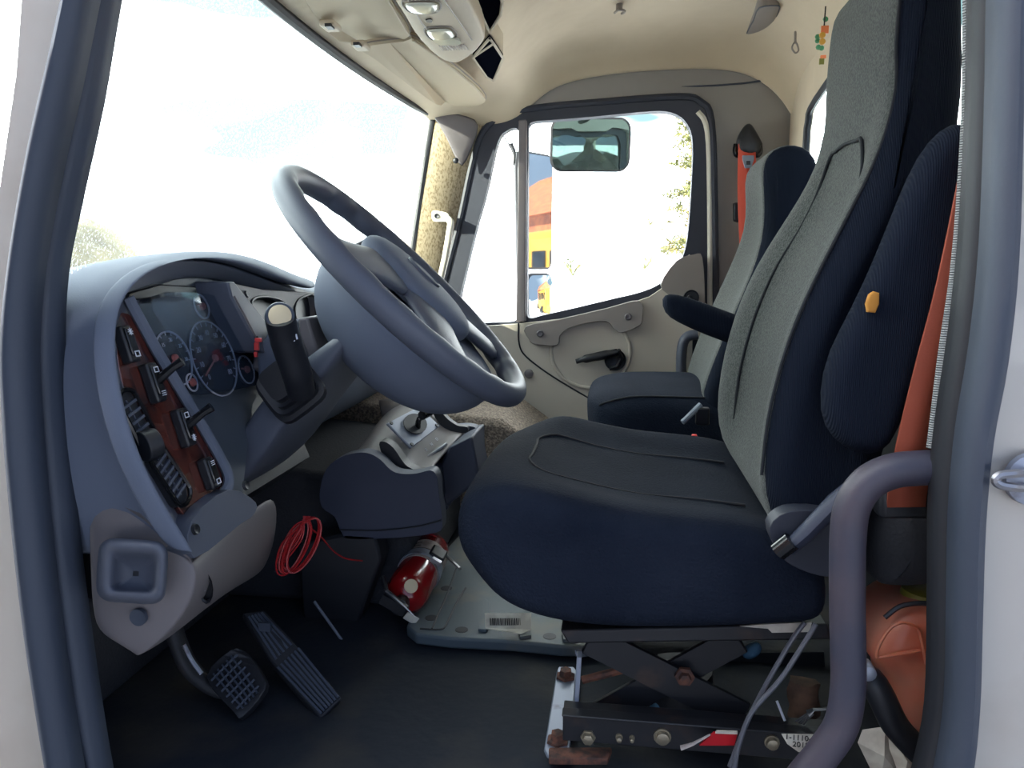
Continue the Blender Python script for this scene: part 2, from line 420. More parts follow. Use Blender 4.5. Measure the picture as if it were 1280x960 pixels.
# crease wrinkles pressed in the headliner cloth at the corner and along the passenger edge
# right wall (passenger side) with the door opening
door_out = [(540, 470), (546, 400), (556, 350), (575, 275), (590, 205), (604, 165), (632, 143), (680, 134), (760, 127), (850, 121), (876, 128), (889, 152), (893, 260), (895, 420), (896, 560), (897, 640)]
hole = sp([P(x, y, 2.44) for x, y in door_out], 4, False) + [V(.30, 2.44, -.58), V(-.52, 2.44, -.58)]
outer = [V(-.93, 2.44, -.70), V(.55, 2.44, -.70), V(.55, 2.44, .66), V(-.50, 2.44, .66), V(-.575, 2.44, .47), V(-.66, 2.44, -.04), V(-.93, 2.44, -.06)]
ring_obj('wall_right', outer, [hole], (0, .05, 0), 'wall_grey')
# back wall with rear window
mb = MB()
wo = [V(.50, .74, -.70), V(.50, 2.49, -.70), V(.50, 2.49, .64), V(.50, .74, .64)]
rw = sp([V(.50, 1.00, .16), V(.50, .97, .2), V(.50, .97, .44), V(.50, 1.0, .47), V(.50, 1.6, .49), V(.50, 2.14, .43), V(.50, 2.215, .385), V(.50, 2.225, .33), V(.50, 2.225, .12), V(.50, 2.17, .08), V(.50, 1.6, .07)], 4)
ring_obj('wall_back', wo, [rw], (.012, 0, 0), 'headliner')
mb = MB(); mb.prism(rw, (.005, 0, 0)); o = mb.build('window_3', 'rear_glass', smooth=False); o.location.x += .003; o['kind'] = 'structure'
mb = MB(); mb.tube(rw, .009, 8, True); o = mb.build('trim_rear_window_seal', 'black_rubber'); o['kind'] = 'structure'
# windshield
def ws(t, s):
    """t across -1..1, s bottom 0 to top 1"""
    xl = -.80 + .13 * t * t; xu = -.628 + .05 * t * t
    return V(xl + (xu - xl) * s, 1.6 + .79 * t, -.06 + .525 * s)
mb = MB(); mb.net([[ws(-1 + 2 * i / 16, s / 4) for i in range(17)] for s in range(5)])
o = mb.build('window_1', 'windshield_glass', solid=.006); o['kind'] = 'structure'
mb = MB()
edge = [ws(-1 + 2 * i / 16, 1) for i in range(16)] + [ws(1, 1 - k / 6) for k in range(6)] + [ws(1 - 2 * i / 16, 0) for i in range(16)] + [ws(-1, k / 6) for k in range(6)]
mb.tube([p + Vector((.004, 0, 0)) for p in edge], .011, 8, True); o = mb.build('trim_windshield_seal', 'seal_dark'); o['kind'] = 'structure'
# cowl strip under the glass
mb = MB(); mb.net([[V(-.93, .76 + 1.7 * i / 8, -.07) for i in range(9)], [ws(-1.04 + 2.08 * i / 8, 0) + Vector((0, 0, -.005)) for i in range(9)]])
o = mb.build('trim_cowl', 'seal_dark', solid=.02); o['kind'] = 'structure'
# A pillar, passenger side
pil = [(541, 143, 2.36), (601, 150, 2.43)]
L_ = [(541, 143), (536, 178), (520, 235), (505, 300), (490, 350), (476, 400)]
R_ = [(604, 152), (592, 192), (575, 255), (563, 305), (553, 350), (543, 400)]
mb = MB(); rows = []
for (a, b), (c, d) in zip(L_, R_):
    p = P(a, b, 2.395); q = P(c, d, 2.435)
    rows.append([p + Vector((.0, .03, 0)), p, p.lerp(q, .25) + Vector((.0, -.012, 0)), p.lerp(q, .5) + Vector((0, -.016, 0)), p.lerp(q, .75) + Vector((0, -.01, 0)), q, q + Vector((.01, .02, 0))])
mb.net(rows); o = mb.build('trim_front_pillar', 'pillar_cloth_sun_speckle', sub=1, solid=.012); o['kind'] = 'structure'
mb = MB(); 
a_ = [P(541, 143, 2.375), P(560, 140, 2.375), P(585, 144, 2.385), P(604, 152, 2.40)]; b_ = [P(545, 151, 2.375), P(556, 168, 2.375), P(566, 192, 2.385), P(577, 219, 2.40)]
mb.net([a_, [p.lerp(q, .5) for p, q in zip(a_, b_)], b_]); corner_shade = mb.build('trim_pillar_corner_shade', 'grey_plastic', sub=1, solid=.01); corner_shade['kind'] = 'structure'  # grey triangle, partly standing in for shadow on the pillar's top corner
mb = MB(); mb.lathe(P(570, 201, 2.372), (0, -1, 0), [(0, .008), (.004, .009), (.008, .006), (.009, .002)], 14); mb.build('screw_cap', 'black_plastic', corner_shade)

# ------------------------------------------------------------------ passenger door
door = thing('door_1', None, None, V(-.1, 2.42, -.58)); door['kind'] = 'structure'
def shrink(px, d):  # inset a pixel polygon on the door plane
    pts = [P(x, y, 2.42) for x, y in px]; return pts
fr_out = sp([P(x, y, 2.425) for x, y in [(541, 470), (547, 400), (557, 350), (576, 276), (591, 206), (606, 166), (634, 144), (681, 135), (760, 128), (848, 122), (874, 130), (886, 154), (889, 260), (890, 420)]], 4, False) + [P(889, 470, 2.425)]
main_g = [(660, 172), (661, 158), (667, 152), (690, 150), (740, 146), (815, 139), (843, 142), (859, 155), (866, 180), (864, 240), (859, 300), (850, 328), (832, 350), (805, 364), (765, 374), (715, 386), (680, 394), (664, 398), (659, 393), (659, 375)]
vent_g = [(648, 176), (648, 164), (644, 160), (634, 163), (622, 178), (608, 240), (594, 290), (582, 340), (575, 372), (575, 392), (590, 403), (625, 403), (641, 402), (646, 397), (646, 380)]
mg = sp([P(x, y, 2.425) for x, y in main_g], 4); vg = sp([P(x, y, 2.425) for x, y in vent_g], 4)
mb = MB(); mb.prism(fr_out, (0, .04, 0), [mg, vg]); mb.build('window_frame', 'frame_rubber', door, bevel=.004, smooth=True)
mb = MB(); mb.prism(mg, (0, .006, 0)); gl = mb.build('glass_pane', 'door_glass', door, smooth=False); gl.location.y += .02
mb = MB(); mb.prism(vg, (0, .006, 0)); gl = mb.build('vent_pane', 'door_glass', door, smooth=False); gl.location.y += .02
mb = MB(); mb.prism([P(648, 150, 2.405), P(658, 149, 2.405), P(657, 402, 2.405), P(645, 403, 2.405)], (0, .03, 0)); mb.build('division_bar', 'grey_plastic', door, bevel=.004)
# cream painted rear edge of the door and rubber seals
mb = MB(); mb.tube(sp([P(x, y, 2.43) for x, y in [(872, 140), (884, 165), (887, 260), (887, 420), (887, 560)]], 5, False), .010, 8); mb.build('door_edge', 'cream_paint', door)
so = sp([P(x, y, 2.428) for x, y in door_out], 4, False)
mb = MB(); mb.tube([p + Vector((0, 0, 0)) for p in so], .011, 8); o = mb.build('trim_door_seal', 'frame_rubber'); o['kind'] = 'structure'
# inner panel
pan = [P(x, y, 2.40) for x, y in [(540, 402), (575, 410), (600, 408), (646, 405), (700, 399), (765, 387), (812, 371), (840, 352), (862, 318), (868, 330), (868, 372), (884, 380), (884, 560)]] + [V(.27, 2.40, -.58), V(-.52, 2.40, -.58), P(540, 520, 2.40)]
mb = MB(); mb.prism(pan, (0, .035, 0)); mb.build('door_panel', 'door_plastic', door, bevel=.012, seg=3)
Yd = 2.40
arm = [(657, 408), (700, 399), (760, 385), (800, 376), (803, 400), (798, 408), (778, 416), (768, 412), (758, 402), (735, 404), (712, 410), (700, 420), (696, 432), (668, 430), (661, 424)]
mb = MB(); mb.prism(sp([P(x, y, Yd - .022) for x, y in arm], 3), (0, .026, 0)); mb.build('pull_strip', 'door_plastic_dark', door, bevel=.006)
for x, y in ((675, 417), (785, 396)):
    mb = MB(); mb.lathe(P(x, y, Yd - .026), (0, -1, 0), [(-.004, .011), (0, .011), (.003, .008), (.001, .004)], 16); mb.build('screw_cover', 'grey_plastic', door)
mb = MB(); cc = P(738, 440, Yd); ring = [cc + Vector((.125 * math.cos(a * .2618), 0, .125 * math.sin(a * .2618) * .92)) for a in range(24)]
mb.tube([p + Vector((0, -.001, 0)) for p in ring], .006, 8, True); mb.lathe(cc + Vector((0, .002, 0)), (0, -1, 0), [(0, .12), (.003, .119), (-.0, .06)], 30); mb.build('handle_recess', 'door_plastic', door)
mb = MB(); hp = [P(x, y, Yd - .022) for x, y in [(720, 452), (735, 448), (755, 444), (772, 440)]]; mb.tube(sp(hp, 5, False), [.008, .013, .014, .011], 10, up=(0, 0, 1))
mb.tube([P(772, 438, Yd - .02), P(777, 447, Yd - .012), P(772, 458, Yd - .01), P(762, 461, Yd - .008)], [.010, .008, .007, .006], 8)
h = mb.build('door_handle', 'black_plastic', door); h['label'] = 'dark textured inside door handle'
mb = MB(); mb.lathe(P(769, 450, Yd - .004), (0, -1, 0), [(0, .034), (.004, .033), (.001, .029)], 24); mb.build('handle_bezel', 'black_plastic', door)
mb = MB(); mb.lathe(P(661, 467, Yd - .001), (0, -1, 0), [(0, .015), (.006, .014), (.008, .009)], 16); mb.build('panel_clip', 'grey_plastic', door)
mb = MB(); mb.tube(sp([P(x, y, Yd - .0005) for x, y in [(648, 404), (649, 430), (658, 446), (690, 470), (735, 497)]], 5, False), .0028, 6); mb.build('panel_seam', 'seal_dark', door)
mb = MB(); ck = sp([P(x, y, Yd - .012) for x, y in [(846, 326), (868, 318), (878, 322), (881, 370), (880, 400), (862, 395), (840, 372), (826, 356)]], 3); mb.prism(ck, (0, .02, 0)); mb.build('lock_plate', 'door_plastic_dark', door, bevel=.006)
mb = MB(); mb.lathe(P(864, 372, Yd - .015), (0, -1, 0), [(0, .024), (.006, .023), (.001, .019)], 20); mb.lathe(P(862, 372, Yd - .015), (0, -1, 0), [(0, .009), (.02, .008), (.022, .004)], 12); mb.build('lock_knob', 'black_plastic', door)
mb = MB(); mb.tube(sp([P(x, y, Yd - .03) for x, y in [(872, 418), (858, 422), (852, 440), (852, 490), (855, 530)]], 5, False), .020, 12, flat=.8); mb.build('rear_grip', 'navy_plastic', door)
mb = MB(); mb.prism([P(866, 424, Yd - .012), P(886, 420, Yd - .012), P(887, 540, Yd - .012), P(864, 540, Yd - .012)], (0, .02, 0)); mb.build('latch_plate', 'seal_dark', door, bevel=.004)

# ------------------------------------------------------------------ driver door opening (near side)
oin = [(168, -90), (150, 0), (128, 130), (104, 240), (84, 340), (80, 440), (88, 560), (102, 700), (122, 850), (140, 960), (160, 1060)]
oleft = [(122, -90), (100, 0), (74, 110), (45, 240), (25, 380), (20, 450), (25, 560), (42, 740), (75, 960), (95, 1060)]
rin = [(1216, -90), (1212, 0), (1208, 180), (1196, 350), (1180, 470), (1165, 580), (1162, 700), (1160, 860), (1142, 960), (1115, 1060)]
rout = [(1268, -90), (1266, 0), (1262, 200), (1255, 390), (1236, 500), (1222, 600), (1216, 740), (1213, 860), (1203, 960), (1180, 1060)]
YN = .76
left_in = sp([P(x, y, YN) for x, y in oleft], 4, False); right_in = sp([P(x, y, YN) for x, y in rout], 4, False)
hole = left_in + [V(-.40, YN, -.80), V(.30, YN, -.80)] + right_in[::-1] + [V(.385, YN, .44), V(.33, YN, .50), V(-.38, YN, .50), V(-.47, YN, .44)]
outer = [V(-.95, YN, -.95), V(.66, YN, -.95), V(.66, YN, .70), V(-.40, YN, .70), V(-.56, YN, .56), V(-.63, YN, .2), V(-.70, YN, -.05), V(-.95, YN, -.08)]
mb = MB(); mb.prism(outer, (0, .03, 0), [hole]); wl_ = mb.build('wall_left', 'white_paint', smooth=False); wl_['kind'] = 'structure'
def band(name, a, b, ya, yb, m, bulge, n=4, steps=6):
    A = sp([P(x, y, ya) for x, y in a], n, False); Bq = sp([P(x, y, yb) for x, y in b], n, False)
    K = min(len(A), len(Bq)); A = [A[int(i * (len(A) - 1) / (K - 1))] for i in range(K)]; Bq = [Bq[int(i * (len(Bq) - 1) / (K - 1))] for i in range(K)]
    rows = []
    for k in range(steps + 1):
        t = k / steps; rows.append([p.lerp(q, t) + Vector((0, bulge(t), 0)) for p, q in zip(A, Bq)])
    mb = MB(); mb.net(rows); o = mb.build(name, m, solid=.006, off=0, sharp=60); o['kind'] = 'structure'; return o
mixp = lambda a, b, t: [(p[0] + (q[0] - p[0]) * t, p[1] + (q[1] - p[1]) * t) for p, q in zip(a, b)]
def rs(pl, n=11):
    q = smooth_path([Vector((x, y, 0)) for x, y in pl], 8); return [(q[int(i * (len(q) - 1) / (n - 1))].x, q[int(i * (len(q) - 1) / (n - 1))].y) for i in range(n)]
ol, oi, ro, ri = rs(oleft), rs(oin), rs(rout), rs(rin)
band('trim_door_rubber_front', mixp(ol, oi, -.05), mixp(ol, oi, .46), .765, .765, 'seal_rubber', lambda t: -.03 * math.sin(math.pi * t) ** .6)
band('trim_door_rubber_channel', mixp(ol, oi, .44), mixp(ol, oi, .62), .772, .79, 'seal_dark', lambda t: .0)
band('trim_door_inner_bead', mixp(ol, oi, .6), mixp(ol, oi, 1.0), .785, .80, 'seal_rubber', lambda t: -.018 * math.sin(math.pi * t) ** .6)
band('trim_pillar_rubber', mixp(ro, ri, -.05), mixp(ro, ri, .55), .765, .765, 'seal_rubber', lambda t: -.03 * math.sin(math.pi * t) ** .6)
band('trim_pillar_channel', mixp(ro, ri, .53), mixp(ro, ri, .66), .772, .79, 'seal_dark', lambda t: 0)
band('trim_pillar_bead', mixp(ro, ri, .64), mixp(ro, ri, 1.0), .785, .80, 'seal_dark', lambda t: -.014 * math.sin(math.pi * t) ** .6)
# grey ribbed edge strip
ribs('ribbed_grey', (150, 154, 152), 130, 1.0, 'Z', rough=.6)
mb = MB(); mb.tube([P(x, y, .805) for x, y in rs([(1209, -60), (1208, 100), (1204, 200), (1194, 330), (1178, 440), (1168, 520), (1163, 560)], 24)], .0042, 8); o = mb.build('trim_ribbed_edge', 'ribbed_grey'); o['kind'] = 'structure'
# door striker
st = thing('door_striker', 'steel door latch striker loop on the white rear door jamb', 'striker', P(1278, 600, .75))
mb = MB(); mb.tube(sp([P(x, y, q) for x, y, q in [(1290, 590, .75), (1268, 592, .72), (1250, 594, .715), (1244, 600, .715), (1250, 606, .715), (1268, 609, .72), (1290, 611, .75)]], 5, False), .004, 8); mb.build('loop', 'steel', st)
mb = MB(); mb.lathe(P(1290, 598, .752), (0, -1, 0), [(0, .026), (.006, .025), (.008, .018)], 20); mb.build('base_plate', 'bare_metal', st)

# the driver door, swung fully open towards the front, out of the picture
mb = MB(); hx = -.73
mb.prism([V(hx, .70, -.85), V(hx, -.22, -.85), V(hx, -.22, -.12), V(hx, .70, -.16)], (-.06, 0, 0)); dd = mb.build('door_2', 'white_paint', bevel=.01); dd['kind'] = 'structure'
mb = MB(); mb.prism([V(hx, .70, -.16), V(hx, -.22, -.12), V(hx + .02, -.20, .50), V(hx + .06, .56, .50)], (-.05, 0, 0), [[V(hx, .55, -.10), V(hx, -.14, -.07), V(hx + .02, -.13, .43), V(hx + .05, .47, .43)]]); mb.build('window_frame', 'seal_rubber', dd, smooth=False)
mb = MB(); mb.prism([V(hx - .02, .55, -.10), V(hx - .02, -.14, -.07), V(hx, -.13, .43), V(hx + .03, .47, .43)], (-.006, 0, 0)); mb.build('glass_pane', 'door_glass', dd, smooth=False)

# added unseen panel, placed to keep sun off the near side of the cab
mb = MB(); mb.box(V(-4.7, -3.8, .4), .3, 6.76, 5.0); o = mb.build('wall_sun_block', 'barn_orange', smooth=False); o['kind'] = 'structure'
# ================================================================== DASHBOARD
def PF(px, py, off=0):
    """pixel on the raked dash face (top leans forward); off = depth into the dash"""
    n = Vector((1, 0, .28)); d = _ray(px, py); k = -.57 - off
    t = k / (d.x + .28 * d.z); return C0 + d * t
FU = Vector((-.28, 0, 1)).normalized(); FN = Vector((1, 0, .28)).normalized(); FY = Vector((0, 1, 0))
dash = thing('dashboard', 'dark grey truck dashboard with instrument cluster, wood trim and vents', 'dashboard', V(-.7, 1.2, -.4))
rim = [(240, 692), (206, 634), (172, 565), (152, 490), (145, 425), (154, 378), (178, 347), (213, 328), (255, 322), (295, 327), (330, 339), (360, 352), (392, 361)]
outr = [(226, 700, .815), (180, 640, .80), (138, 575, .795), (108, 505, .795), (92, 432, .80), (86, 372, .82)]
R0 = [PF(*p) for p in rim]
def far(p, dx, dz=0): return p + Vector((-dx, 0, dz))
O1 = [P(*p) for p in outr] + [P(112, 343, .87), P(178, 322, .95), P(238, 311, 1.06), P(296, 314, 1.18), P(336, 326, 1.29), P(366, 341, 1.4), P(394, 350, 1.52)]
mb = MB(); rows = [[far(p, .03) * 1 for p in R0], R0]
lip = [p.lerp(q, .35) + Vector((.006, 0, 0)) for p, q in zip(R0, O1)]; mid_ = [p.lerp(q, .7) + Vector((.002, -.003, .002)) for p, q in zip(R0, O1)]
O2 = [far(p, .13, -.01 if i > 5 else 0) + Vector((0, -.004, 0)) for i, p in enumerate(O1)]
O3 = [V(min(-.80, p.x - .16), max(.80, p.y), min(p.z - HZ - .01, -.035)) for p in O1]
mb.net([rows[0], R0, lip, mid_, O1, O2, O3]); mb.build('instrument_hood', 'dash_plastic', dash, sub=2, solid=.004)
# recess wall from rim into the cluster
inn = [(238, 668), (212, 618), (186, 560), (166, 490), (160, 430), (165, 390), (184, 362), (216, 348), (250, 345), (285, 352), (315, 362), (345, 374), (372, 384)]
I0 = [PF(x, y, .05) for x, y in inn]
mb = MB(); mb.net([[far(p, .028) for p in R0], [p.lerp(q, .5) for p, q in zip([far(p, .028) for p in R0], I0)], I0]); mb.build('hood_lining', 'navy_plastic', dash, sub=1, solid=.003)
# bezel back plate
mb = MB(); mb.prism([PF(x, y, .052) for x, y in [(140, 380), (200, 335), (260, 330), (330, 345), (385, 365), (385, 420), (335, 470), (316, 505), (300, 640), (238, 680), (175, 600), (140, 480)]], (-.02, 0, 0)); mb.build('face_plate', 'cluster_plastic', dash, smooth=False)
# wood panel
wood = [(150, 392), (166, 396), (186, 428), (232, 508), (272, 578), (280, 602), (268, 618), (238, 646), (222, 632), (192, 582), (164, 520), (148, 455), (145, 415)]
mb = MB(); mb.prism(sp([PF(x, y, .036) for x, y in wood], 3), (-.02, 0, -.0)); mb.build('wood_panel', 'wood', dash, bevel=.003)
# bezel rib between wood and gauges
mb = MB(); mb.tube(sp([PF(x, y, .03) for x, y in [(160, 372), (176, 402), (200, 445), (238, 508), (274, 570), (286, 600), (276, 622), (240, 652)]], 6, False), .008, 8, flat=.8); mb.build('cluster_bezel', 'dash_plastic', dash)
mb = MB(); mb.prism(sp([PF(x, y, .02) for x, y in [(240, 650), (286, 612), (320, 628), (316, 645), (300, 656), (243, 698)]], 3), (-.03, 0, 0)); mb.build('bezel_foot', 'navy_plastic', dash, bevel=.005)
for x, y in ((306, 607), (243, 662)):
    mb = MB(); mb.lathe(PF(x, y, .02), FN, [(0, .007), (.004, .006), (.003, .003)], 12); mb.build('bezel_screw', 'black_plastic', dash)
# gauges
clus = sp([PF(x, y, .046) for x, y in [(172, 376), (245, 372), (262, 384), (300, 418), (322, 440), (330, 470), (318, 482), (262, 492), (236, 488), (206, 440)]], 3)
mb = MB(); mb.prism(clus, (-.006, 0, 0)); cf = mb.build('gauge_cluster', 'gauge_face', dash, smooth=False)
def gauge(px, py, r, nt, a0, a1, nums=None, red=False, name='gauge'):
    c = PF(px, py, .044); mb = MB(); ring = [c + FY * (r * math.sin(a * .19635)) + FU * (r * math.cos(a * .19635)) for a in range(32)]
    mb.tube(ring, .0014, 5, True)
    for k in range(nt):
        a = math.radians(a0 + (a1 - a0) * k / (nt - 1)); d = FY * math.sin(a) + FU * math.cos(a)
        mb.tube([c + d * r * .86, c + d * r * .96], .0008, 4)
    g = mb.build(name, 'gauge_mark', dash)
    nd = math.radians(a0 + 12); d = FY * math.sin(nd) + FU * math.cos(nd)
    mb = MB(); mb.tube([c + FN * .002 - d * r * .1, c + FN * .002 + d * r * .8], .0014, 5); mb.lathe(c, FN, [(0, .006), (.004, .005)], 12); mb.build('needle', 'gauge_red', g)
    if nums:
        for k, s in enumerate(nums):
            a = math.radians(a0 + (a1 - a0) * k / (len(nums) - 1)); d = FY * math.sin(a) + FU * math.cos(a)
            text('number', s, r * .20, c + d * r * .68 + FN * .0008, FY, FU, 'gauge_mark', g)
    return g
gauge(218, 448, .037, 12, -130, 100, ['5', '10', '15', '20', '25', '30'], name='tachometer')
gauge(268, 448, .056, 18, -130, 130, ['0', '10', '20', '30', '40', '50', '60', '70', '80'], name='speedometer')
gauge(300, 418, .022, 6, -90, 90, name='small_gauge'); gauge(252, 383, .018, 6, -90, 90, name='small_gauge')
gauge(308, 462, .022, 6, -90, 90, name='small_gauge'); gauge(240, 478, .012, 5, -90, 90, name='small_gauge')
mb = MB(); mb.prism([p + FN * .018 for p in clus], FN * .0015); mb.build('cluster_lens', 'cluster_lens', dash, smooth=False)
# warning light bar above the gauges
mb = MB(); mb.prism([PF(160, 366, .03), PF(200, 355, .03), PF(245, 358, .03), PF(248, 371, .03), PF(200, 372, .03), PF(162, 376, .03)], (-.02, 0, 0)); mb.build('warning_light_bar', 'black_gloss', dash, bevel=.002)
# dividing fin between gauges and centre stack
mb = MB(); mb.prism([PF(285, 352, .0), PF(293, 352, .0), PF(338, 408, .0), PF(336, 442, .0), PF(326, 440, .0), PF(290, 372, .0)], (-.055, 0, 0)); mb.build('cluster_divider', 'navy_plastic', dash, bevel=.003)
mb = MB(); mb.tube([PF(293, 370, -.002), PF(324, 428, -.002)], .0016, 6); mb.build('edge_highlight_strip', 'grey_plastic', dash)
# column of switches
def switch(px, py, L=.050, w=.020, lever=False, icons=('1', '2'), top=None):
    c = PF(px, py, .030); mb = MB(); mb.box(c, .014, w, L, (FN, FY, FU)); s = mb.build('switch', 'black_plastic', dash, bevel=.003)
    mb = MB(); mb.box(c + FN * .007 + FU * L * .05, .006, w * .7, L * .75, (FN, FY, FU)); mb.build('rocker', 'black_gloss', s, bevel=.002)
    if lever:
        mb = MB(); mb.tube([c + FN * .004, c + FN * .03 + FY * .004 + FU * .012, c + FN * .042 + FY * .008 + FU * .016], [.006, .005, .006], 8); mb.build('toggle', 'black_gloss', s)
    for sg, ic in zip((1, -1), icons):
        q = c + FN * .0105 + FU * (sg * L * .3); mb = MB()
        if ic == 'box':
            for a, b in ((0, 1), (0, -1)): mb.box(q + FU * .003 * b, .0006, .009, .0012, (FN, FY, FU))
            for b in (1, -1): mb.box(q + FY * .004 * b, .0006, .0012, .007, (FN, FY, FU))
        elif ic == 'sun':
            for k in range(4):
                an = k * math.pi / 4; d = FY * math.cos(an) + FU * math.sin(an); mb.tube([q - d * .0045, q + d * .0045], .0006, 4)
        else:
            for b in (-1, 0, 1): mb.box(q + FU * .0025 * b, .0006, .008, .001, (FN, FY, FU))
        mb.build('icon', 'icon_white', s)
switch(158, 431, .045, .020, False, ('sun', 'box')); switch(191, 479, .050, .020, True, ('box', 'lines'))
switch(229, 535, .050, .020, True, ('box', 'sun')); switch(261, 592, .042, .020, False, ('lines', 'box'))
# air vents in the wood strip
def vent(c0, c1, w=.034, n=6, wheel=False):
    a = PF(*c0, .028); b = PF(*c1, .028); ax = (b - a); L = ax.length; d = ax.normalized(); s = FN.cross(d).normalized()
    mb = MB(); out = []; k = 8
    for q, sg in ((a, -1), (b, 1)):
        for i in range(k + 1):
            an = math.pi * i / k; out.append(q + s * (math.cos(an) * w / 2 * -sg) + d * (sg * math.sin(an) * w * .35))
    mb.tube(out, .0028, 6, True); fr = mb.build('vent_frame', 'black_gloss', dash)
    mb = MB(); mb.prism([p - FN * .004 for p in out], FN * -.012); mb.build('vent_well', 'black_rubber', fr, smooth=False)
    mb = MB()
    for i in range(n):
        q = a.lerp(b, (i + .5) / n); mb.box(q - FN * .005, .010, w * .92, .0032, (FN, s, d))
    mb.box(a.lerp(b, .5) - FN * .005, .006, .002, L, (FN, s, d))
    mb.build('vent_louvres', 'navy_plastic', fr)
vent((160, 500), (191, 560)); vent((199, 572), (229, 618))
mb = MB(); q = PF(186, 556, .02); mb.lathe(q, FY * .2 + FN * .1, [(-.009, .018), (.009, .018)], 24); mb.build('vent_thumbwheel', 'black_plastic', dash, bevel=.001)
# centre stack
cs = [(292, 354), (330, 362), (400, 366), (410, 450), (345, 478), (324, 460), (330, 420)]
mb = MB(); hole_l = [sp([PF(x, y, .018) for x, y in [(314, 382), (318, 373), (332, 371), (350, 375), (356, 384), (350, 404), (338, 412), (326, 406)]], 3), sp([PF(x, y, .018) for x, y in [(368, 386), (372, 376), (380, 371), (392, 371), (394, 410), (376, 408), (369, 398)]], 3)]
mb.prism([PF(x, y, .018) for x, y in cs], (-.012, 0, 0), hole_l); csf = mb.build('centre_stack', 'grey_plastic', dash, bevel=.003)
for hl in hole_l:
    mb = MB(); mb.tube([p + FN * .001 for p in hl], .0022, 6, True); mb.prism([p + Vector((-.012, 0, 0)) for p in hl], (-.012, 0, 0)); mb.build('round_vent', 'black_plastic', dash)
mb = MB(); mb.lathe(PF(308, 368, .017), FN, [(0, .006), (.003, .005)], 12); mb.build('warning_lamp', 'black_plastic', dash)
# main body across the cab
prof = [(-.90, -.06), (-.78, -.045), (-.66, -.035), (-.60, -.05), (-.565, -.09), (-.555, -.18), (-.57, -.26), (-.62, -.34), (-.74, -.38), (-.90, -.36)]
rings = []
for k, Y in enumerate([1.40, 1.46, 1.6, 1.8, 2.0, 2.2, 2.36, 2.41]):
    sh = .06 * max(0, (Y - 1.9) / .5) ** 1.5
    cx, cz = -.72, -.2; sc = .96 if k in (0, 7) else 1
    rings.append([V(cx + (x - cx) * sc - (0 if x < -.8 else sh), Y, cz + (z - cz) * sc) for x, z in prof])
mb = MB(); mb.rings(rings); mb.build('dash_body', 'dash_plastic', dash, sub=2, bevel=0)
# fill behind the driver side face, down to the knee panel
mb = MB(); mb.prism([V(-.90, .84, -.07), V(-.68, .84, -.07), V(-.64, .84, -.2), V(-.58, .84, -.36), V(-.66, .84, -.42), V(-.90, .84, -.36)], (0, .52, 0)); mb.build('dash_core', 'black_rubber', dash)
# knee panel
A = [P(104, 545, .80), P(104, 640, .80), P(106, 720, .80), P(112, 792, .80)]
Bm = [P(170, 618, .80), P(182, 680, .795), P(170, 745, .79), P(140, 808, .79)]
Cc = [P(240, 700, .81), P(250, 728, .805), P(222, 785, .80), P(169, 826, .80)]
Dd = [P(258, 684, .86), P(276, 712, .87), P(250, 768, .86), P(196, 812, .84)]
E = [P(322, 634, 1.04), P(318, 690, 1.06), P(302, 722, 1.06), P(282, 742, 1.04)]
G = [P(352, 612, 1.2), P(350, 668, 1.22), P(340, 700, 1.24), P(330, 720, 1.24)]
cols = [A, Bm, [p.lerp(q, .93) for p, q in zip(Bm, Cc)], Cc, [p.lerp(q, .25) for p, q in zip(Cc, Dd)], Dd, E, G]
mb = MB(); mb.net(cols); mb.build('knee_panel', 'grey_plastic', dash, sub=2, solid=.012)
mb = MB(); mb.net([[P(98, 470, .80), P(100, 520, .80), P(104, 600, .80)], [P(125, 560, .797), P(150, 600, .797), P(180, 650, .797)], [P(180, 622, .80), P(205, 655, .80), P(240, 703, .805)]]); mb.build('corner_fillet', 'grey_plastic', dash, solid=.006)
def rrect(cx, cy, w, h, r, ang, Y, n=4):
    out = []
    for sx, sy, a0 in ((1, -1, -90), (1, 1, 0), (-1, 1, 90), (-1, -1, 180)):
        for k in range(n + 1):
            a = math.radians(a0 + 90 * k / n); x = sx * (w / 2 - r) + r * math.cos(a); y = sy * (h / 2 - r) + r * math.sin(a)
            ca, sa = math.cos(ang), math.sin(ang); out.append(P(cx + x * ca - y * sa, cy + x * sa + y * ca, Y))
    return out
mb = MB(); mb.rings([rrect(165, 714, 92, 84, 20, .06, .80), rrect(165, 714, 90, 82, 20, .06, .765), rrect(166, 714, 78, 70, 16, .06, .752), rrect(167, 715, 54, 48, 8, .06, .752), rrect(170, 717, 46, 40, 7, .06, .782)])
mb2 = MB(); mb2.rings([rrect(170, 717, 47, 41, 7, .06, .780), rrect(170, 717, 45, 39, 7, .06, .783)]); mb2.build('pocket_shade', 'black_rubber', dash, smooth=False)  # black plate stands in for the shade of a deeper pocket
mb.build('grab_pocket', 'navy_plastic', dash, sub=1)
mb = MB(); mb.lathe(P(175, 770, .792), (0, -1, 0), [(0, .0105), (.005, .0105), (.0045, .008)], 20); mb.build('plug', 'seal_rubber', dash)
q = P(257, 735, .835); mb = MB(); mb.rings([[P(257 + r * (7 * math.cos(a) - 5 * math.sin(a)), 735 + r * (-8 * math.cos(a) - 16 * math.sin(a)), Yq) for a in [k * .5236 for k in range(12)]] for r, Yq in ((1.15, .855), (1.1, .846), (.9, .848), (.8, .862))]); mb.build('release_slot', 'black_plastic', dash)
mb = MB(); mb.box(P(254, 736, .845), .003, .004, .006); mb.build('slot_latch', 'icon_white', dash)

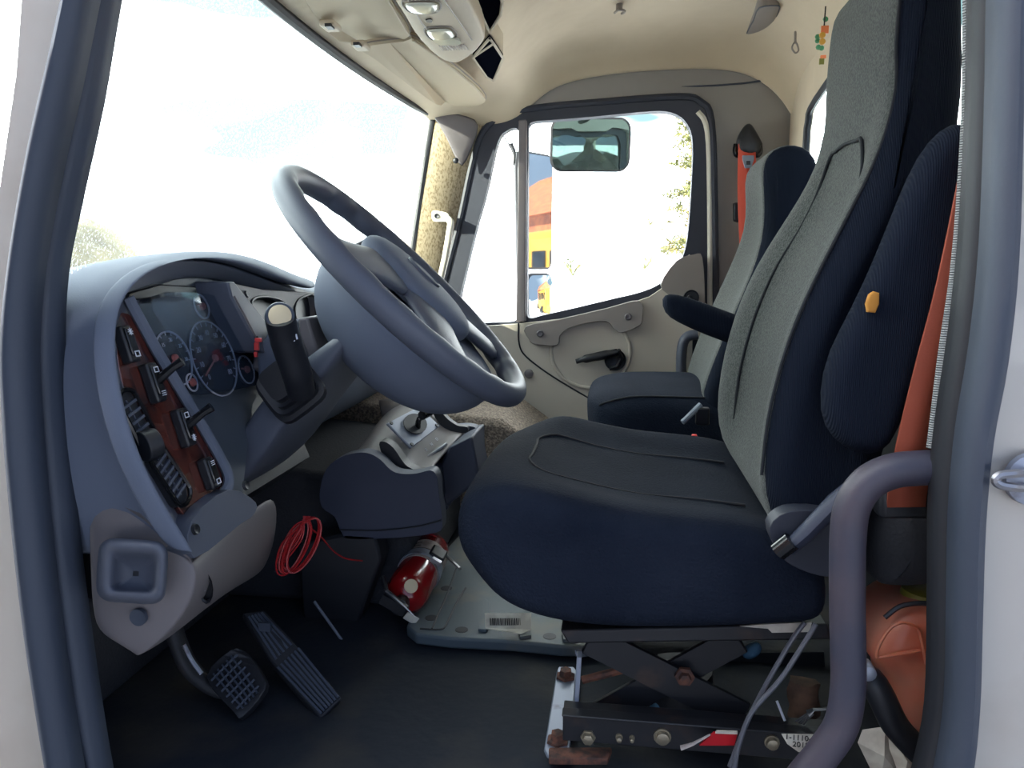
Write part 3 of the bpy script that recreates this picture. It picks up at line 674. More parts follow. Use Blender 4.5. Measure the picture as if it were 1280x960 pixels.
# ================================================================== STEERING
WC = P(509, 358, 1.17); wn_ = Vector((.70, .045, .714)).normalized(); wa = Vector((-.714, 0, .70)).normalized(); wb = wn_.cross(wa).normalized()
def WP(phi, r, h=0):
    a = math.radians(phi); return WC + wa * (r * math.cos(a)) + wb * (r * math.sin(a)) + wn_ * h
sw = thing('steering_wheel', 'dark grey steering wheel with four spokes and a blank oval hub badge', 'steering wheel', WC)
mb = MB(); n_ = 144; ring = [WP(360 * k / n_, .238) for k in range(n_)]
vs = []; fs = []; m_ = 12
for k in range(n_):
    phi = 360 * k / n_; wob = .0035 * math.cos(math.radians(phi * 24)) if 25 < phi % 180 < 160 else 0
    for j in range(m_):
        a = 2 * math.pi * j / m_; inward = max(0, -math.cos(a)); rr_ = .0180 + wob * inward
        vs.append(WP(phi, .238 + rr_ * math.cos(a), rr_ * 1.12 * math.sin(a)))
for k in range(n_):
    for j in range(m_):
        fs.append((k * m_ + j, k * m_ + (j + 1) % m_, ((k + 1) % n_) * m_ + (j + 1) % m_, ((k + 1) % n_) * m_ + j))
mb.add(vs, fs); mb.build('rim', 'navy_plastic', sw, sub=1)
for phi, w0, w1 in ((72, 17, 16), (134, 13, 17), (-134, 13, 17), (-72, 17, 16)):
    rows_ = []
    for t in range(6):
        r = .075 + (.232 - .075) * t / 5; half = (.055 * (1 - t / 5) + .030 + .028 * abs(t / 5 - .45) ** 1.2 * 2) * .62
        h0 = .012 - .010 * (t / 5)
        d = math.degrees(half / r); th = .013
        rows_.append([WP(phi - d, r, h0 - th), WP(phi - d * 1.05, r, h0), WP(phi - d * .6, r, h0 + .006), WP(phi, r, h0 + .008), WP(phi + d * .6, r, h0 + .006), WP(phi + d * 1.05, r, h0), WP(phi + d, r, h0 - th), WP(phi, r, h0 - th * 1.2)])
    mb = MB(); mb.rings(rows_); mb.build('spoke', 'navy_plastic', sw, sub=1)
mb = MB(); rings = []
for h, s in ((-.010, .9), (-.002, .98), (.012, 1.0), (.024, .93), (.031, .75), (.034, .4)):
    rings.append([WC + wa * (.112 * s * math.cos(a) - .012) + wb * (.088 * s * math.sin(a)) + wn_ * h for a in [k * math.pi / 14 for k in range(28)]])
mb.rings(rings); mb.build('hub_pad', 'dash_plastic', sw, sub=1)
mb = MB(); rings = []
for h, s in ((.030, 1.05), (.037, 1.03), (.038, .93), (.036, .88)):
    rings.append([WC + wa * (-.004 + .032 * s * math.cos(a)) + wb * (.020 * s * math.sin(a)) + wn_ * h for a in [k * math.pi / 14 for k in range(28)]])
mb.rings(rings); mb.build('hub_badge', 'navy_plastic', sw, label='blank dark oval hub badge')
# rear bowl
mb = MB(); rings = []
prof2 = [(-.012, .130), (-.018, .166), (-.034, .174), (-.062, .172), (-.092, .160), (-.120, .136), (-.140, .104), (-.152, .07)]
for h, r in prof2:
    rings.append([WP(360 * k / 40, r * (1 - .10 * math.cos(math.radians(360 * k / 40))), h) + wa * -.024 - wb * .036 for k in range(40)])
col = thing('steering_column', 'dark grey steering column housing under the steering wheel', 'steering column', P(330, 590, 1.17))
mb.rings(rings); bo = mb.build('upper_bowl', 'dash_plastic', col, sub=1)
mb = MB(); pts = []
for k in range(17):
    phi = -40 - 105 * k / 16; u_ = (k / 16 - .5) * 2; h = -.03 - .055 * (1 - u_ * u_); r = .1735 - .020 * (1 - u_ * u_)
    pts.append(WP(phi, r * (1 - .10 * math.cos(math.radians(phi))) + .0005, h) + wa * -.024 - wb * .036)
mb.tube(pts, .0016, 6); mb.build('bowl_seam', 'seal_dark', bo)
# shroud
def sec(c, ax, half, wy, Y=1.18):
    cpt = P(c[0], c[1], Y - .06); d = Vector((.82, 0, .57)); out = []
    for sx, sy, a0 in ((1, 1, 0), (-1, 1, 90), (-1, -1, 180), (1, -1, 270)):
        for k in range(4):
            a = math.radians(a0 + 30 * k); r = .028
            out.append(V(cpt.x, Y, cpt.z - HZ) + d * (sx * (half - r) + r * math.cos(a)) + Vector((0, 1, 0)) * (sy * (wy - r) + r * math.sin(a)))
    return out
mb = MB(); mb.rings([sec((452, 400), 0, .075, .10), sec((418, 432), 0, .096, .115), sec((392, 466), 0, .102, .12), sec((362, 512), 0, .090, .12), sec((336, 552), 0, .070, .12), sec((318, 588), 0, .050, .115), sec((300, 612), 0, .03, .10)])
mb.build('lower_shroud', 'navy_plastic', col, sub=1)
mb = MB(); mb.prism([P(322, 480, 1.10), P(320, 440, 1.10), P(336, 412, 1.10), P(352, 400, 1.10), P(384, 470, 1.10), P(340, 510, 1.10)], (0, .12, 0)); mb.build('shroud_cheek', 'dash_plastic', col, bevel=.01, seg=3)
mb = MB(); mb.prism([P(372, 398, 1.12), P(384, 396, 1.12), P(398, 440, 1.12), P(412, 455, 1.12), P(390, 458, 1.12), P(374, 420, 1.12)], (0, .05, 0)); mb.build('tilt_collar', 'grey_plastic', col, bevel=.004)
# boot and stalk
bc = P(366, 488, 1.05); ax1 = Vector((.80, 0, .60)).normalized(); ax2 = Vector((-.60, 0, .80)).normalized(); ay = Vector((.02, -1, .18)).normalized()
mb = MB(); rings = []
for k, (h, s) in enumerate([(0, 1.0), (.010, 1.0), (.011, .84), (.022, .86), (.020, .70), (.032, .72), (.030, .58), (.044, .60), (.044, .46)]):
    w_, h_ = .046 * s, .040 * s; ring = []
    for j in range(24):
        a = 2 * math.pi * j / 24; ca, sa = math.cos(a), math.sin(a); pw = .45
        ring.append(bc + ax1 * (w_ * math.copysign(abs(ca) ** pw, ca)) + ax2 * (h_ * math.copysign(abs(sa) ** pw, sa)) + ay * h + Vector((0, 0, .35 * h)))
    rings.append(ring)
lv = thing('turn_signal_stalk', 'black turn signal stalk with cream end button, in front of the gauges', 'stalk', bc)
mb.rings(rings); mb.build('rubber_boot', 'black_plastic', lv)
pth = sp([P(376, 488, 1.02), P(371, 466, .995), P(362, 440, .975), P(354, 415, .955), P(350, 396, .94)], 5, False)
mb = MB(); mb.tube(pth, [.020] * 4 + [.0205] * 10 + [.0195] * 7, 20); mb.build('stalk', 'black_plastic', lv)
e = pth[-1]; dv = (P(350, 384, .90) - e).normalized()
mb = MB(); mb.lathe(e, dv, [(-.004, .0195), (.003, .0190), (.006, .0175), (.005, .0150)], 28); mb.build('end_ring', 'seal_rubber', lv)
mb = MB(); mb.lathe(e, dv, [(.003, .0145), (.0065, .0145), (.008, .012)], 28); mb.build('end_button', 'cream_button', lv, label='cream end button')
for k in range(4):
    c = P(360 + k * 3.6, 428 - k * 2.4, .952); mb = MB(); mb.tube([c + Vector((-.0006, 0, .0035)), c + Vector((.0006, 0, -.0035))], .0009 + .0001 * k, 5); mb.build('wiper_mark', 'icon_white', lv)
# red key tags beside the column
ck = thing('key_tag', 'small red plastic tag hanging between the gauges and the column', 'tag', P(322, 445, 1.08))
mb = MB(); mb.box(P(323, 425, 1.07), .010, .006, .006); mb.box(P(321, 433, 1.07), .007, .005, .012); mb.build('upper_clip', 'red_plastic', ck, bevel=.001)
mb = MB(); mb.box(P(320, 443, 1.07), .005, .005, .008); mb.build('lower_clip', 'red_plastic', ck, bevel=.001)
mb = MB(); mb.tube([P(322, 420, 1.075), P(318, 434, 1.075), P(320, 446, 1.075)], .0015, 5); mb.build('cord', 'black_plastic', ck)
# phone mount seen through the wheel
pm = thing('phone_mount', 'dark phone holder standing on the dash top, seen through the steering wheel', 'phone mount', P(455, 345, 1.72))
mb = MB(); mb.prism([P(436, 308, 1.70), P(458, 297, 1.70), P(464, 300, 1.70), P(468, 325, 1.70), P(440, 326, 1.70)], (0, .03, 0)); mb.build('holder', 'black_plastic', pm, bevel=.004)
mb = MB(); mb.tube([P(455, 320, 1.715), P(458, 338, 1.715), P(460, 347, 1.715)], [.008, .007, .016], 10); mb.build('stem', 'black_plastic', pm)

# ================================================================== CONSOLE
con = thing('centre_console', 'grey centre console with shifter plate and two open side pockets', 'console', P(480, 670, 1.45))
def wing(Yw, pts, nm, m='console_navy', th=.035):
    mb = MB(); mb.prism(sp([P(x, y, Yw) for x, y in pts], 3), (0, th, 0)); return mb.build(nm, m, con, bevel=.010, seg=3)
near_w = [(400, 612), (408, 586), (425, 572), (446, 566), (462, 567), (476, 575), (488, 587), (500, 592), (520, 592), (538, 588), (546, 596), (549, 620), (553, 655), (545, 666), (500, 672), (440, 674), (428, 668), (418, 646), (402, 634)]
wing(1.36, near_w, 'near_wing')
mb = MB(); mb.tube(sp([P(x, y, 1.358) for x, y in [(424, 662), (470, 663), (520, 658), (552, 650)]], 4, False), .0016, 5); mb.build('wing_seam', 'seal_dark', con)
far_w = [(500, 532), (520, 510), (540, 508), (552, 518), (564, 532), (580, 532), (596, 536), (599, 556), (600, 568), (592, 572), (588, 600), (560, 605), (500, 600)]
wing(1.72, far_w, 'far_wing')
# spine: a saddle surface running rearward
def spine(Yk, pts): return [P(x, y, Yk) for x, y in pts]
rows = [spine(1.385, [(410, 590), (440, 572), (470, 572), (485, 588), (500, 600), (530, 600)]),
        spine(1.42, [(425, 582), (452, 564), (480, 566), (496, 590), (512, 606), (532, 604)]),
        spine(1.45, [(440, 568), (468, 546), (480, 552), (500, 580), (520, 590), (538, 588)]),
        spine(1.50, [(450, 556), (476, 536), (492, 550), (512, 576), (528, 584), (542, 578)]),
        spine(1.58, [(462, 536), (490, 520), (510, 532), (532, 556), (548, 562), (562, 556)]),
        spine(1.64, [(474, 522), (500, 508), (520, 516), (545, 540), (562, 546), (576, 540)]),
        spine(1.68, [(480, 516), (508, 502), (530, 510), (548, 530), (562, 540), (580, 542)]),
        spine(1.72, [(490, 508), (516, 498), (538, 504), (552, 524), (566, 534), (584, 536)])]
mb = MB(); mb.net(rows); mb.build('top_saddle', 'grey_plastic', con, sub=1, solid=.01)
mb = MB(); mb.prism(sp([P(x, y, 1.41) for x, y in [(474, 556), (480, 552), (492, 560), (506, 580), (520, 588), (534, 590), (536, 596), (500, 598), (484, 582)]], 3), (0, .03, 0)); mb.build('side_pocket', 'black_rubber', con)
mb = MB(); mb.prism(sp([P(x, y, 1.68) for x, y in [(540, 512), (548, 512), (560, 524), (572, 532), (584, 534), (582, 541), (562, 539), (548, 528)]], 3), (0, .02, 0)); mb.build('side_pocket', 'black_rubber', con)
# body under the saddle
mb = MB(); mb.prism([P(420, 600, 1.55), P(460, 545, 1.55), P(500, 545, 1.55), P(545, 590, 1.55), P(560, 640, 1.55), P(470, 650, 1.55), P(430, 640, 1.55)], (0, .2, 0)); mb.prism([P(420, 620, 1.40), P(440, 600, 1.40), P(530, 604, 1.40), P(535, 650, 1.40), P(440, 655, 1.40)], (0, .2, 0)); mb.build('lower_body', 'console_navy', con, bevel=.01)
mb = MB(); mb.prism([P(548, 585, 1.56), P(560, 560, 1.56), P(590, 545, 1.56), P(600, 600, 1.56), P(550, 640, 1.56)], (0, .12, 0)); mb.build('storage_bin', 'console_navy', con, bevel=.006)
# shifter plate, lies on the saddle
pl_ = [P(480, 533, 1.50), P(520, 512, 1.62), P(546, 536, 1.62), P(510, 564, 1.50)]
pn = (pl_[1] - pl_[0]).cross(pl_[3] - pl_[0]).normalized(); pn = pn if pn.z > 0 else -pn
mb = MB(); mb.prism([p + pn * .012 for p in pl_], pn * -.006); sh = mb.build('shifter_plate', 'bare_metal', con, bevel=.002)
for p in pl_:
    c = p.lerp((pl_[0] + pl_[2]) / 2, .14) + pn * .012; mb = MB(); mb.lathe(c, pn, [(0, .004), (.002, .004)], 10); mb.build('screw', 'black_plastic', con)
cc_ = (pl_[0] + pl_[2]) / 2 + pn * .014
u1 = (pl_[1] - pl_[0]).normalized(); u2 = pn.cross(u1)
mb = MB(); mb.prism([cc_ + u1 * (.038 * math.cos(a)) + u2 * (.024 * math.sin(a)) for a in [k * math.pi / 10 for k in range(20)]], pn * .002); gt = mb.build('shift_gate', 'black_rubber', con, smooth=False)
mb = MB(); mb.tube(sp([cc_ - u2 * .010, cc_ + pn * .02 - u1 * .005, cc_ + pn * .035 + u1 * .008], 4, False), .006, 8); mb.tube([cc_ + pn * .036 - u1 * .012, cc_ + pn * .038 + u1 * .03], [.010, .011], 12); mb.build('shift_lever', 'black_gloss', con)
for k, s in enumerate('RND'):
    text('gear_letter', s, .010, P(528 - k * 1 + 1 + k * 7.5, 566 - k * 6.5, 1.545) + pn * .012, u1, u2 if u2.z > 0 or True else -u2, 'icon_white', con)
mb = MB(); mb.tube([P(535, 571, 1.54), P(558, 555, 1.58)], .0035, 6); mb.build('bin_edge_strip', 'steel', con, label='bright strip on the bin edge')
mb = MB(); mb.prism([P(590, 538, 1.70), P(600, 536, 1.70), P(601, 570, 1.70), P(592, 573, 1.70)], (0, .06, 0)); mb.build('end_bracket', 'console_navy', con, bevel=.004)
# low tray between the dash and console
mb = MB(); mb.net([[P(474, 500, 1.75), P(478, 518, 1.7)], [P(500, 496, 1.8), P(500, 506, 1.75)], [P(520, 492, 1.86), P(530, 500, 1.8)]]); mb.build('forward_tray', 'grey_plastic', con, solid=.01)
# ================================================================== DRIVER SEAT
ds = thing('driver_seat', 'high-backed charcoal fabric driver seat in the foreground', 'seat', V(.05, 1.17, -.60))
# --- backrest
fr = [(985, 688, .93), (962, 650, .93), (960, 600, .93), (968, 530, .93), (985, 460, .93), (1008, 395, .93), (1036, 330, .94), (1066, 270, .955), (1092, 215, .97), (1108, 165, .985), (1118, 110, .995), (1126, 50, .975), (1131, -10, .975), (1136, -70, .975), (1146, -105, .975), (1175, -118, .975)]
bk = [(1205, -110, .975), (1216, -60, .975), (1216, 30, .975), (1211, 110, .99), (1196, 220, .97), (1175, 330, .94), (1150, 440, .93), (1120, 560, .93), (1095, 640, .93), (1065, 700, .93), (1030, 708, .93)]
loopB = [P(*p) for p in fr + bk]; NF = len(fr)
def back_mod(p, v, i):
    z = p.z - HZ; k = max(0, min(1, (z + .02) / .22)); k = k * k * (3 - 2 * k)
    y = 1.175 - .025 * k + (p.y - 1.175) * (1 - .30 * k)
    x = p.x
    if 2 <= i < NF - 3:
        tor = 1 - max(0, min(1, (z - .08) / .10))
        c = max(0, 1 - (abs(v) / .72) ** 4)
        x += .030 * c * tor - .006 * (1 - c) * tor
        x += .006 * math.cos(v * 1.57) * (1 - tor) * -1
        y += 0
    return Vector((x, y, p.z))
mb = MB(); rB = puff(mb, loopB, .925, 1.425, .045, back_mod, mid=12); back = mb.build('backrest', 'seat_front', ds, sub=1, sharp=0)
# rib-knit side cloth: the faces whose normal points sideways use the darker knit
def side_material(o, m, n, nr, front):
    o.data.materials.append(M[m])
    for pl in o.data.polygons:
        i, k = divmod(pl.index, n)
        if i < 3 or i >= nr - 4 or k >= front: pl.material_index = 1
side_material(back, 'seat_side', len(loopB), len(rB), NF)
# seams
def ring_line(rings, ri, i0, i1, off=.001): return [rings[ri][i] + Vector((-off, 0, 0)) for i in range(i0, i1)]
NR = len(rB)
mb = MB()
mb.tube(sp(ring_line(rB, 3, 2, NF - 2, .0005), 3, False), .0022, 6); mb.build('near_seam', 'piping', back)
mb = MB(); L = ring_line(rB, NR - 1 - 6, 2, 9, .0022); R = ring_line(rB, 6, 2, 9, .0022)
topc = [rB[r][9] + Vector((-.0025, 0, .012 * math.sin(math.pi * (r - 6) / (NR - 13)))) for r in range(7, NR - 7)]
mb.tube(sp(R + topc + L[::-1], 3, False), .0024, 6); mb.build('insert_seam', 'piping', back)
# --- cushion
cu = [(557, 668), (560, 636), (580, 614), (618, 606), (668, 612), (730, 630), (800, 645), (880, 653), (955, 662), (1030, 690), (1040, 740), (1036, 782), (990, 786), (850, 792), (740, 790), (670, 778), (620, 756), (582, 722), (562, 694)]
loopC = [P(x, y, .93) for x, y in cu]
def cush_mod(p, v, i):
    x, z = p.x, p.z
    if i <= 9:
        c = max(0, 1 - (abs(v) / .75) ** 4)
        z -= .014 * c * (1 if i > 3 else .3)
        if v > .1 and i > 3: z += .012 * v
        z -= .03 * max(0, v) ** 2 * max(0, 1 - abs(i - 2) / 2)
    if i in (0, 1, 2, 3, 17, 18): x += .012 * abs(v) ** 6 + .006 * v * v
    return Vector((x, p.y, z))
mb = MB(); rC = puff(mb, loopC, .92, 1.43, .035, cush_mod, mid=12); cush = mb.build('cushion', 'seat_cushion', ds, sub=2, sharp=0)
mb = MB(); r0, r1 = 7, len(rC) - 8
up = Vector((0, 0, .0006))
line = [rC[r0][i] + up for i in (8, 7, 6, 5)] + [rC[r0][4] + up + Vector((0, 0, -.001))] + [rC[r][4].lerp(rC[r][3], .5) + Vector((0, 0, .0005)) for r in range(r0 + 1, r1)] + [rC[r1][i] + up for i in (4, 5, 6, 7, 8)]
mb.tube(sp(line, 3, False), .0022, 6); mb.build('insert_seam', 'piping', cush)
# hidden frame pan under the cushion
mb = MB(); mb.prism([P(700, 788, .98), P(1035, 780, .98), P(1040, 800, .98), P(710, 805, .98)], (0, .38, 0)); mb.build('seat_pan', 'black_metal', ds, bevel=.003)
# --- upright armrest on the door side
ar = [(1205, 150), (1180, 158), (1152, 192), (1128, 245), (1100, 318), (1068, 388), (1038, 440), (1026, 495), (1032, 538), (1056, 562), (1086, 570), (1112, 560), (1132, 510), (1160, 430), (1190, 330), (1214, 230), (1220, 175)]
mb = MB(); puff(mb, [P(x, y, .88) for x, y in ar], .858, .915, .024, None, mid=3); arm1 = mb.build('folded_armrest', 'seat_side', ds, sub=1, sharp=0, label='folded-up ribbed armrest with a torn spot of yellow foam')
mb = MB(); puff(mb, [P(x, y, .858) for x, y in [(1085, 368), (1091, 364), (1098, 366), (1098, 380), (1093, 391), (1083, 390), (1081, 380)]], .853, .861, .003, None, mid=2); mb.build('torn_foam', 'foam', arm1, label='yellow foam showing through a tear')
# --- far armrest (lowered)
fa = [(826, 372), (836, 366), (856, 370), (900, 386), (950, 404), (990, 420), (985, 446), (930, 436), (880, 418), (845, 402), (830, 392)]
mb = MB(); puff(mb, [P(x, y, 1.50) for x, y in fa], 1.47, 1.53, .022, None, mid=3); mb.build('lowered_armrest', 'seat_side', ds, sub=1, sharp=0, label='lowered armrest on the passenger side')
# --- recliner
rc = [(962, 660), (985, 640), (1030, 640), (1075, 660), (1075, 712), (1040, 722), (1000, 712), (975, 694)]
mb = MB(); mb.prism(sp([P(x, y, .902) for x, y in rc], 3), (0, .03, 0)); mb.build('recliner_cover', 'frame_rubber', ds, bevel=.006)
mb = MB(); mb.tube([P(985, 686, .892), P(1010, 664, .888), P(1045, 628, .882), (P(1062, 612, .88))], [.011, .013, .014, .012], 10, flat=.8); mb.build('recline_lever', 'console_navy', ds, bevel=0)
mb = MB(); mb.tube([P(972, 690, .889), P(990, 676, .885)], [.011, .0115], 10); mb.build('lever_tip', 'black_gloss', ds)
# --- suspension base
Yn, Yf = .965, 1.36
def bar(a, b, w, d, nm, m, Y0):  # flat bar between two pixels at depth Y0, width w metres, thickness d
    p = P(a[0], a[1], Y0); q = P(b[0], b[1], Y0); t = (q - p).normalized(); s = t.cross(Vector((0, 1, 0))).normalized()
    mb = MB(); mb.prism([p + s * w / 2, q + s * w / 2, q - s * w / 2, p - s * w / 2], (0, d, 0)); return mb.build(nm, m, ds, bevel=.002)
base = thing  # (alias kept short)
mb = MB(); mb.box(P(870, 924, Yn) + Vector((0, .02, 0)), .36, .035, .040); mb.box(P(870, 905, Yn) + Vector((0, .004, 0)), .36, .020, .003); r1_ = mb.build('floor_rail', 'black_metal', ds, bevel=.002)
mb = MB(); mb.box(P(870, 924, Yn) + Vector((0, .40, -.0)), .36, .035, .040); mb.build('floor_rail', 'black_metal', ds, bevel=.002)
for x, y, r in ((735, 922, .0085), (828, 921, .0095), (774, 922, .004), (965, 928, .008), (790, 923, .003)):
    mb = MB(); mb.lathe(P(x, y, Yn - .0), (0, -1, 0), [(-.003, r * 1.25), (.001, r * 1.25), (.001, r), (.007, r * .92), (.008, r * .6)], 6 if x == 735 else 14); mb.build('bolt', 'bolt_metal', ds)
mb = MB(); pb = [PZ(680, 936, -.672), PZ(696, 838, -.672), PZ(699, 833, -.672), PZ(717, 833, -.672), PZ(721, 838, -.672), PZ(712, 944, -.672), PZ(684, 944, -.672)]
mb.prism(pb, (0, 0, -.006)); br = mb.build('mounting_bracket', 'bare_metal', ds, bevel=.002, label='grey steel floor bracket with rusted bolts')
for x, y in ((707, 846), (697, 926)):
    mb = MB(); mb.lathe(PZ(x, y, -.671), (0, 0, 1), [(0, .017), (.003, .016), (.004, .011), (.013, .010), (.014, .006)], 6); mb.build('rusty_bolt', 'rust', br, label='rusted hexagonal bolt')
for Y in (1.0, 1.36):
    mb = MB(); mb.prism([P(721, 822, Y + .0), P(727, 822, Y), P(722, 902, Y), P(716, 902, Y)], (0, .02, 0)); mb.build('upright_edge', 'bare_metal', ds, bevel=.001)
mb = MB(); mb.prism([P(719, 812, 1.06), P(752, 808, 1.16), P(756, 812, 1.16), P(722, 818, 1.06)], (0, 0, -.006)); mb.build('corner_plate', 'bare_metal', ds)
bar((735, 800), (930, 898), .045, .008, 'scissor_arm', 'black_metal', 1.02)
bar((925, 800), (745, 898), .042, .008, 'scissor_arm', 'black_metal', 1.035)
bar((735, 800), (930, 898), .045, .008, 'scissor_arm', 'black_metal', 1.32)
bar((925, 800), (745, 898), .042, .008, 'scissor_arm', 'black_metal', 1.305)
mb = MB(); mb.lathe(P(856, 846, 1.015), (0, -1, 0), [(-.004, .014), (.002, .014), (.003, .009), (.010, .008), (.011, .005)], 6); mb.build('pivot_bolt', 'rust', ds, label='rusty pivot bolt of the scissor frame')
mb = MB(); mb.tube([P(728, 850, 1.05), P(790, 834, 1.05)], .006, 8); mb.build('link_rod', 'rust', ds, label='thin rusty link rod')
mb = MB(); mb.prism([P(722, 820, 1.30), P(1030, 815, 1.30), P(1035, 905, 1.30), P(722, 905, 1.30)], (0, .006, 0)); mb.build('rear_screen', 'black_rubber', ds)
mb = MB(); mb.lathe(P(850, 835, 1.15), (0, 0, -1), [(0, .05), (.05, .055), (.10, .05)], 20); mb.build('air_spring', 'black_rubber', ds)
mb = MB(); mb.box(P(800, 902, 1.02), .02, .02, .03); mb.box(P(786, 900, 1.02), .012, .02, .022); mb.build('valve_fitting', 'black_plastic', ds, bevel=.003)
mb = MB(); mb.prism([PZ(686, 934, -.667), PZ(765, 934, -.667), PZ(760, 948, -.667), PZ(686, 948, -.667)], (0, 0, -.010)); mb.build('base_flange', 'rust', ds, bevel=.002)
# yellow/white label under the cushion edge
mb = MB(); mb.prism([P(925, 783, .955), P(962, 780, .955), P(1015, 778, .955), P(1012, 790, .955), P(965, 791, .955), (P(960, 786, .955))], (0, .003, 0)); mb.build('warning_sticker', 'label_paper', ds, smooth=False, label='cream sticker on the seat pan edge')

# ================================================================== PASSENGER SEAT
ps = thing('passenger_seat', 'lower charcoal fabric passenger seat by the far door', 'seat', V(.2, 2.03, -.60))
pc = [(731, 520), (731, 505), (738, 498), (760, 492), (800, 490), (860, 491), (940, 494), (1000, 498), (1000, 560), (740, 560), (732, 545)]
def pc_mod(p, v, i):
    z = p.z + (-.012 * abs(v) ** 4 + .010 * math.cos(v * 1.57)) * (1 if 1 < i < 8 else 0); x = p.x + (.05 * abs(v) ** 4 if i in (0, 1, 2, 3, 10, 9) else 0)
    return Vector((x, p.y, z))
mb = MB(); rP = puff(mb, [P(x, y, 1.84) for x, y in pc], 1.80, 2.28, .04, pc_mod, mid=8); pcs = mb.build('cushion', 'seat_cushion', ps, sub=2, sharp=0)
mb = MB(); mb.tube(sp([rP[3][i] + Vector((0, -.0005, .001)) for i in range(1, 8)], 3, False), .0025, 6); mb.build('edge_seam', 'piping', pcs)
mb = MB(); mb.prism([P(760, 560, 1.88), P(985, 560, 1.88), P(985, 645, 1.88), P(775, 645, 1.88)], (0, .32, 0)); mb.build('pedestal', 'black_metal', ps, bevel=.01)
pbf = [(870, 505), (880, 470), (900, 420), (925, 365), (945, 320), (957, 280), (958, 240), (955, 210), (962, 188), (980, 177), (1000, 175)]
pbb = [(1020, 182), (1032, 205), (1035, 250), (1020, 320), (1000, 400), (975, 480), (960, 520), (900, 525)]
lp = [P(x, y, 1.86) for x, y in pbf + pbb]
def pb_mod(p, v, i):
    z = p.z - HZ; k = max(0, min(1, (z + .02) / .16)); k = k * k * (3 - 2 * k)
    return Vector((p.x + (.02 * max(0, 1 - v * v * 1.6) if 0 < i < 7 else 0), 2.03 + (p.y - 2.03) * (1 - .38 * k), p.z))
mb = MB(); rPB = puff(mb, lp, 1.80, 2.26, .045, pb_mod, mid=8); pb_ = mb.build('backrest', 'seat_front', ps, sub=1, sharp=0); side_material(pb_, 'seat_side', len(lp), len(rPB), len(pbf))
# buckle beside the passenger seat
bu = thing('belt_buckle', 'pale belt buckle stalk standing between the two seats', 'buckle', P(862, 530, 1.70))
mb = MB(); mb.tube([P(853, 528, 1.70), P(876, 506, 1.72)], [.006, .007], 8); mb.build('stalk', 'icon_dim', bu)
mb = MB(); mb.box(P(878, 520, 1.72), .03, .02, .04); mb.build('buckle_body', 'black_plastic', bu, bevel=.004)
mb = MB(); mb.box(P(868, 546, 1.66), .012, .014, .01); mb.build('release_button', 'red_plastic', bu, bevel=.002, label='red release button')

# ================================================================== BELTS
pbelt = thing('seat_belt', 'red-orange passenger seat belt hanging from the far rear pillar', 'seat belt', P(935, 360, 2.40))
def strap(L, Rr, th=.0025):
    mb = MB(); mb.net([sp(L, 4, False), sp(Rr, 4, False)]); return mb
Yb = 2.395
mb = MB(); rings = []
for Y, s in ((2.435, .975), (2.40, .96), (2.385, .82), (2.38, .5)):
    rings.append([P(935 + (x - 935) * s, 180 + (y - 180) * s, Y) for x, y in [(918, 180), (921, 170), (928, 158), (934, 152), (940, 153), (946, 164), (953, 176), (956, 184), (950, 196), (935, 196), (920, 192)]])
mb.rings(rings); mb.build('anchor_cover', 'black_plastic', pbelt, sub=1)
mb = MB(); mb.tube(sp([P(x, y, Yb) for x, y in [(920, 180), (919, 190), (924, 195), (948, 194), (950, 182)]], 4, False), .007, 8); mb.build('guide_ring', 'black_gloss', pbelt)
m1 = strap([P(923, 180, 2.385), P(922, 240, 2.39), P(925, 320, 2.39), P(928, 380, 2.38), P(930, 480, 2.38)], [P(944, 180, 2.385), P(946, 240, 2.39), P(947, 320, 2.39), P(947, 380, 2.38), P(946, 480, 2.38)]); m1.build('webbing', 'red_web', pbelt, solid=.003, off=0, smooth=True)
mb = MB(); mb.prism([P(928, 194, 2.375), P(943, 194, 2.375), P(943, 199, 2.375), P(939, 210, 2.375), P(931, 210, 2.375), P(928, 199, 2.375)], (0, .006, 0)); mb.build('latch_plate', 'icon_dim', pbelt, bevel=.002, label='grey metal latch plate')
mb = MB(); mb.prism([P(933, 201, 2.372), P(938, 201, 2.372), P(938, 206, 2.372), P(933, 206, 2.372)], (0, .002, 0)); mb.build('latch_hole', 'black_plastic', pbelt)
mb = MB(); mb.prism([P(918, 253, 2.40), P(925, 253, 2.40), P(925, 278, 2.40), P(918, 276, 2.40)], (0, .03, 0)); mb.build('belt_guide_clip', 'black_plastic', pbelt, bevel=.003)
dbelt = thing('seat_belt', 'wide orange driver seat belt behind the near rear door pillar', 'seat belt', P(1135, 610, .84))
mb = strap([P(x, y, Y) for x, y, Y in [(1216, 140, .835), (1206, 185, .835), (1172, 350, .835), (1146, 450, .835), (1124, 540, .838), (1112, 600, .842), (1108, 640, .86)]], [P(x, y, Y) for x, y, Y in [(1262, 150, .845), (1252, 200, .845), (1222, 360, .845), (1196, 460, .845), (1174, 540, .845), (1160, 604, .846), (1156, 640, .86)]])
mb.build('webbing', 'orange_web', dbelt, solid=.003, off=0)
mb = MB(); mb.prism([P(1100, 612, .855), P(1165, 614, .855), P(1165, 650, .855), P(1100, 650, .855)], (0, .03, 0)); mb.build('retractor', 'black_plastic', dbelt, bevel=.006)

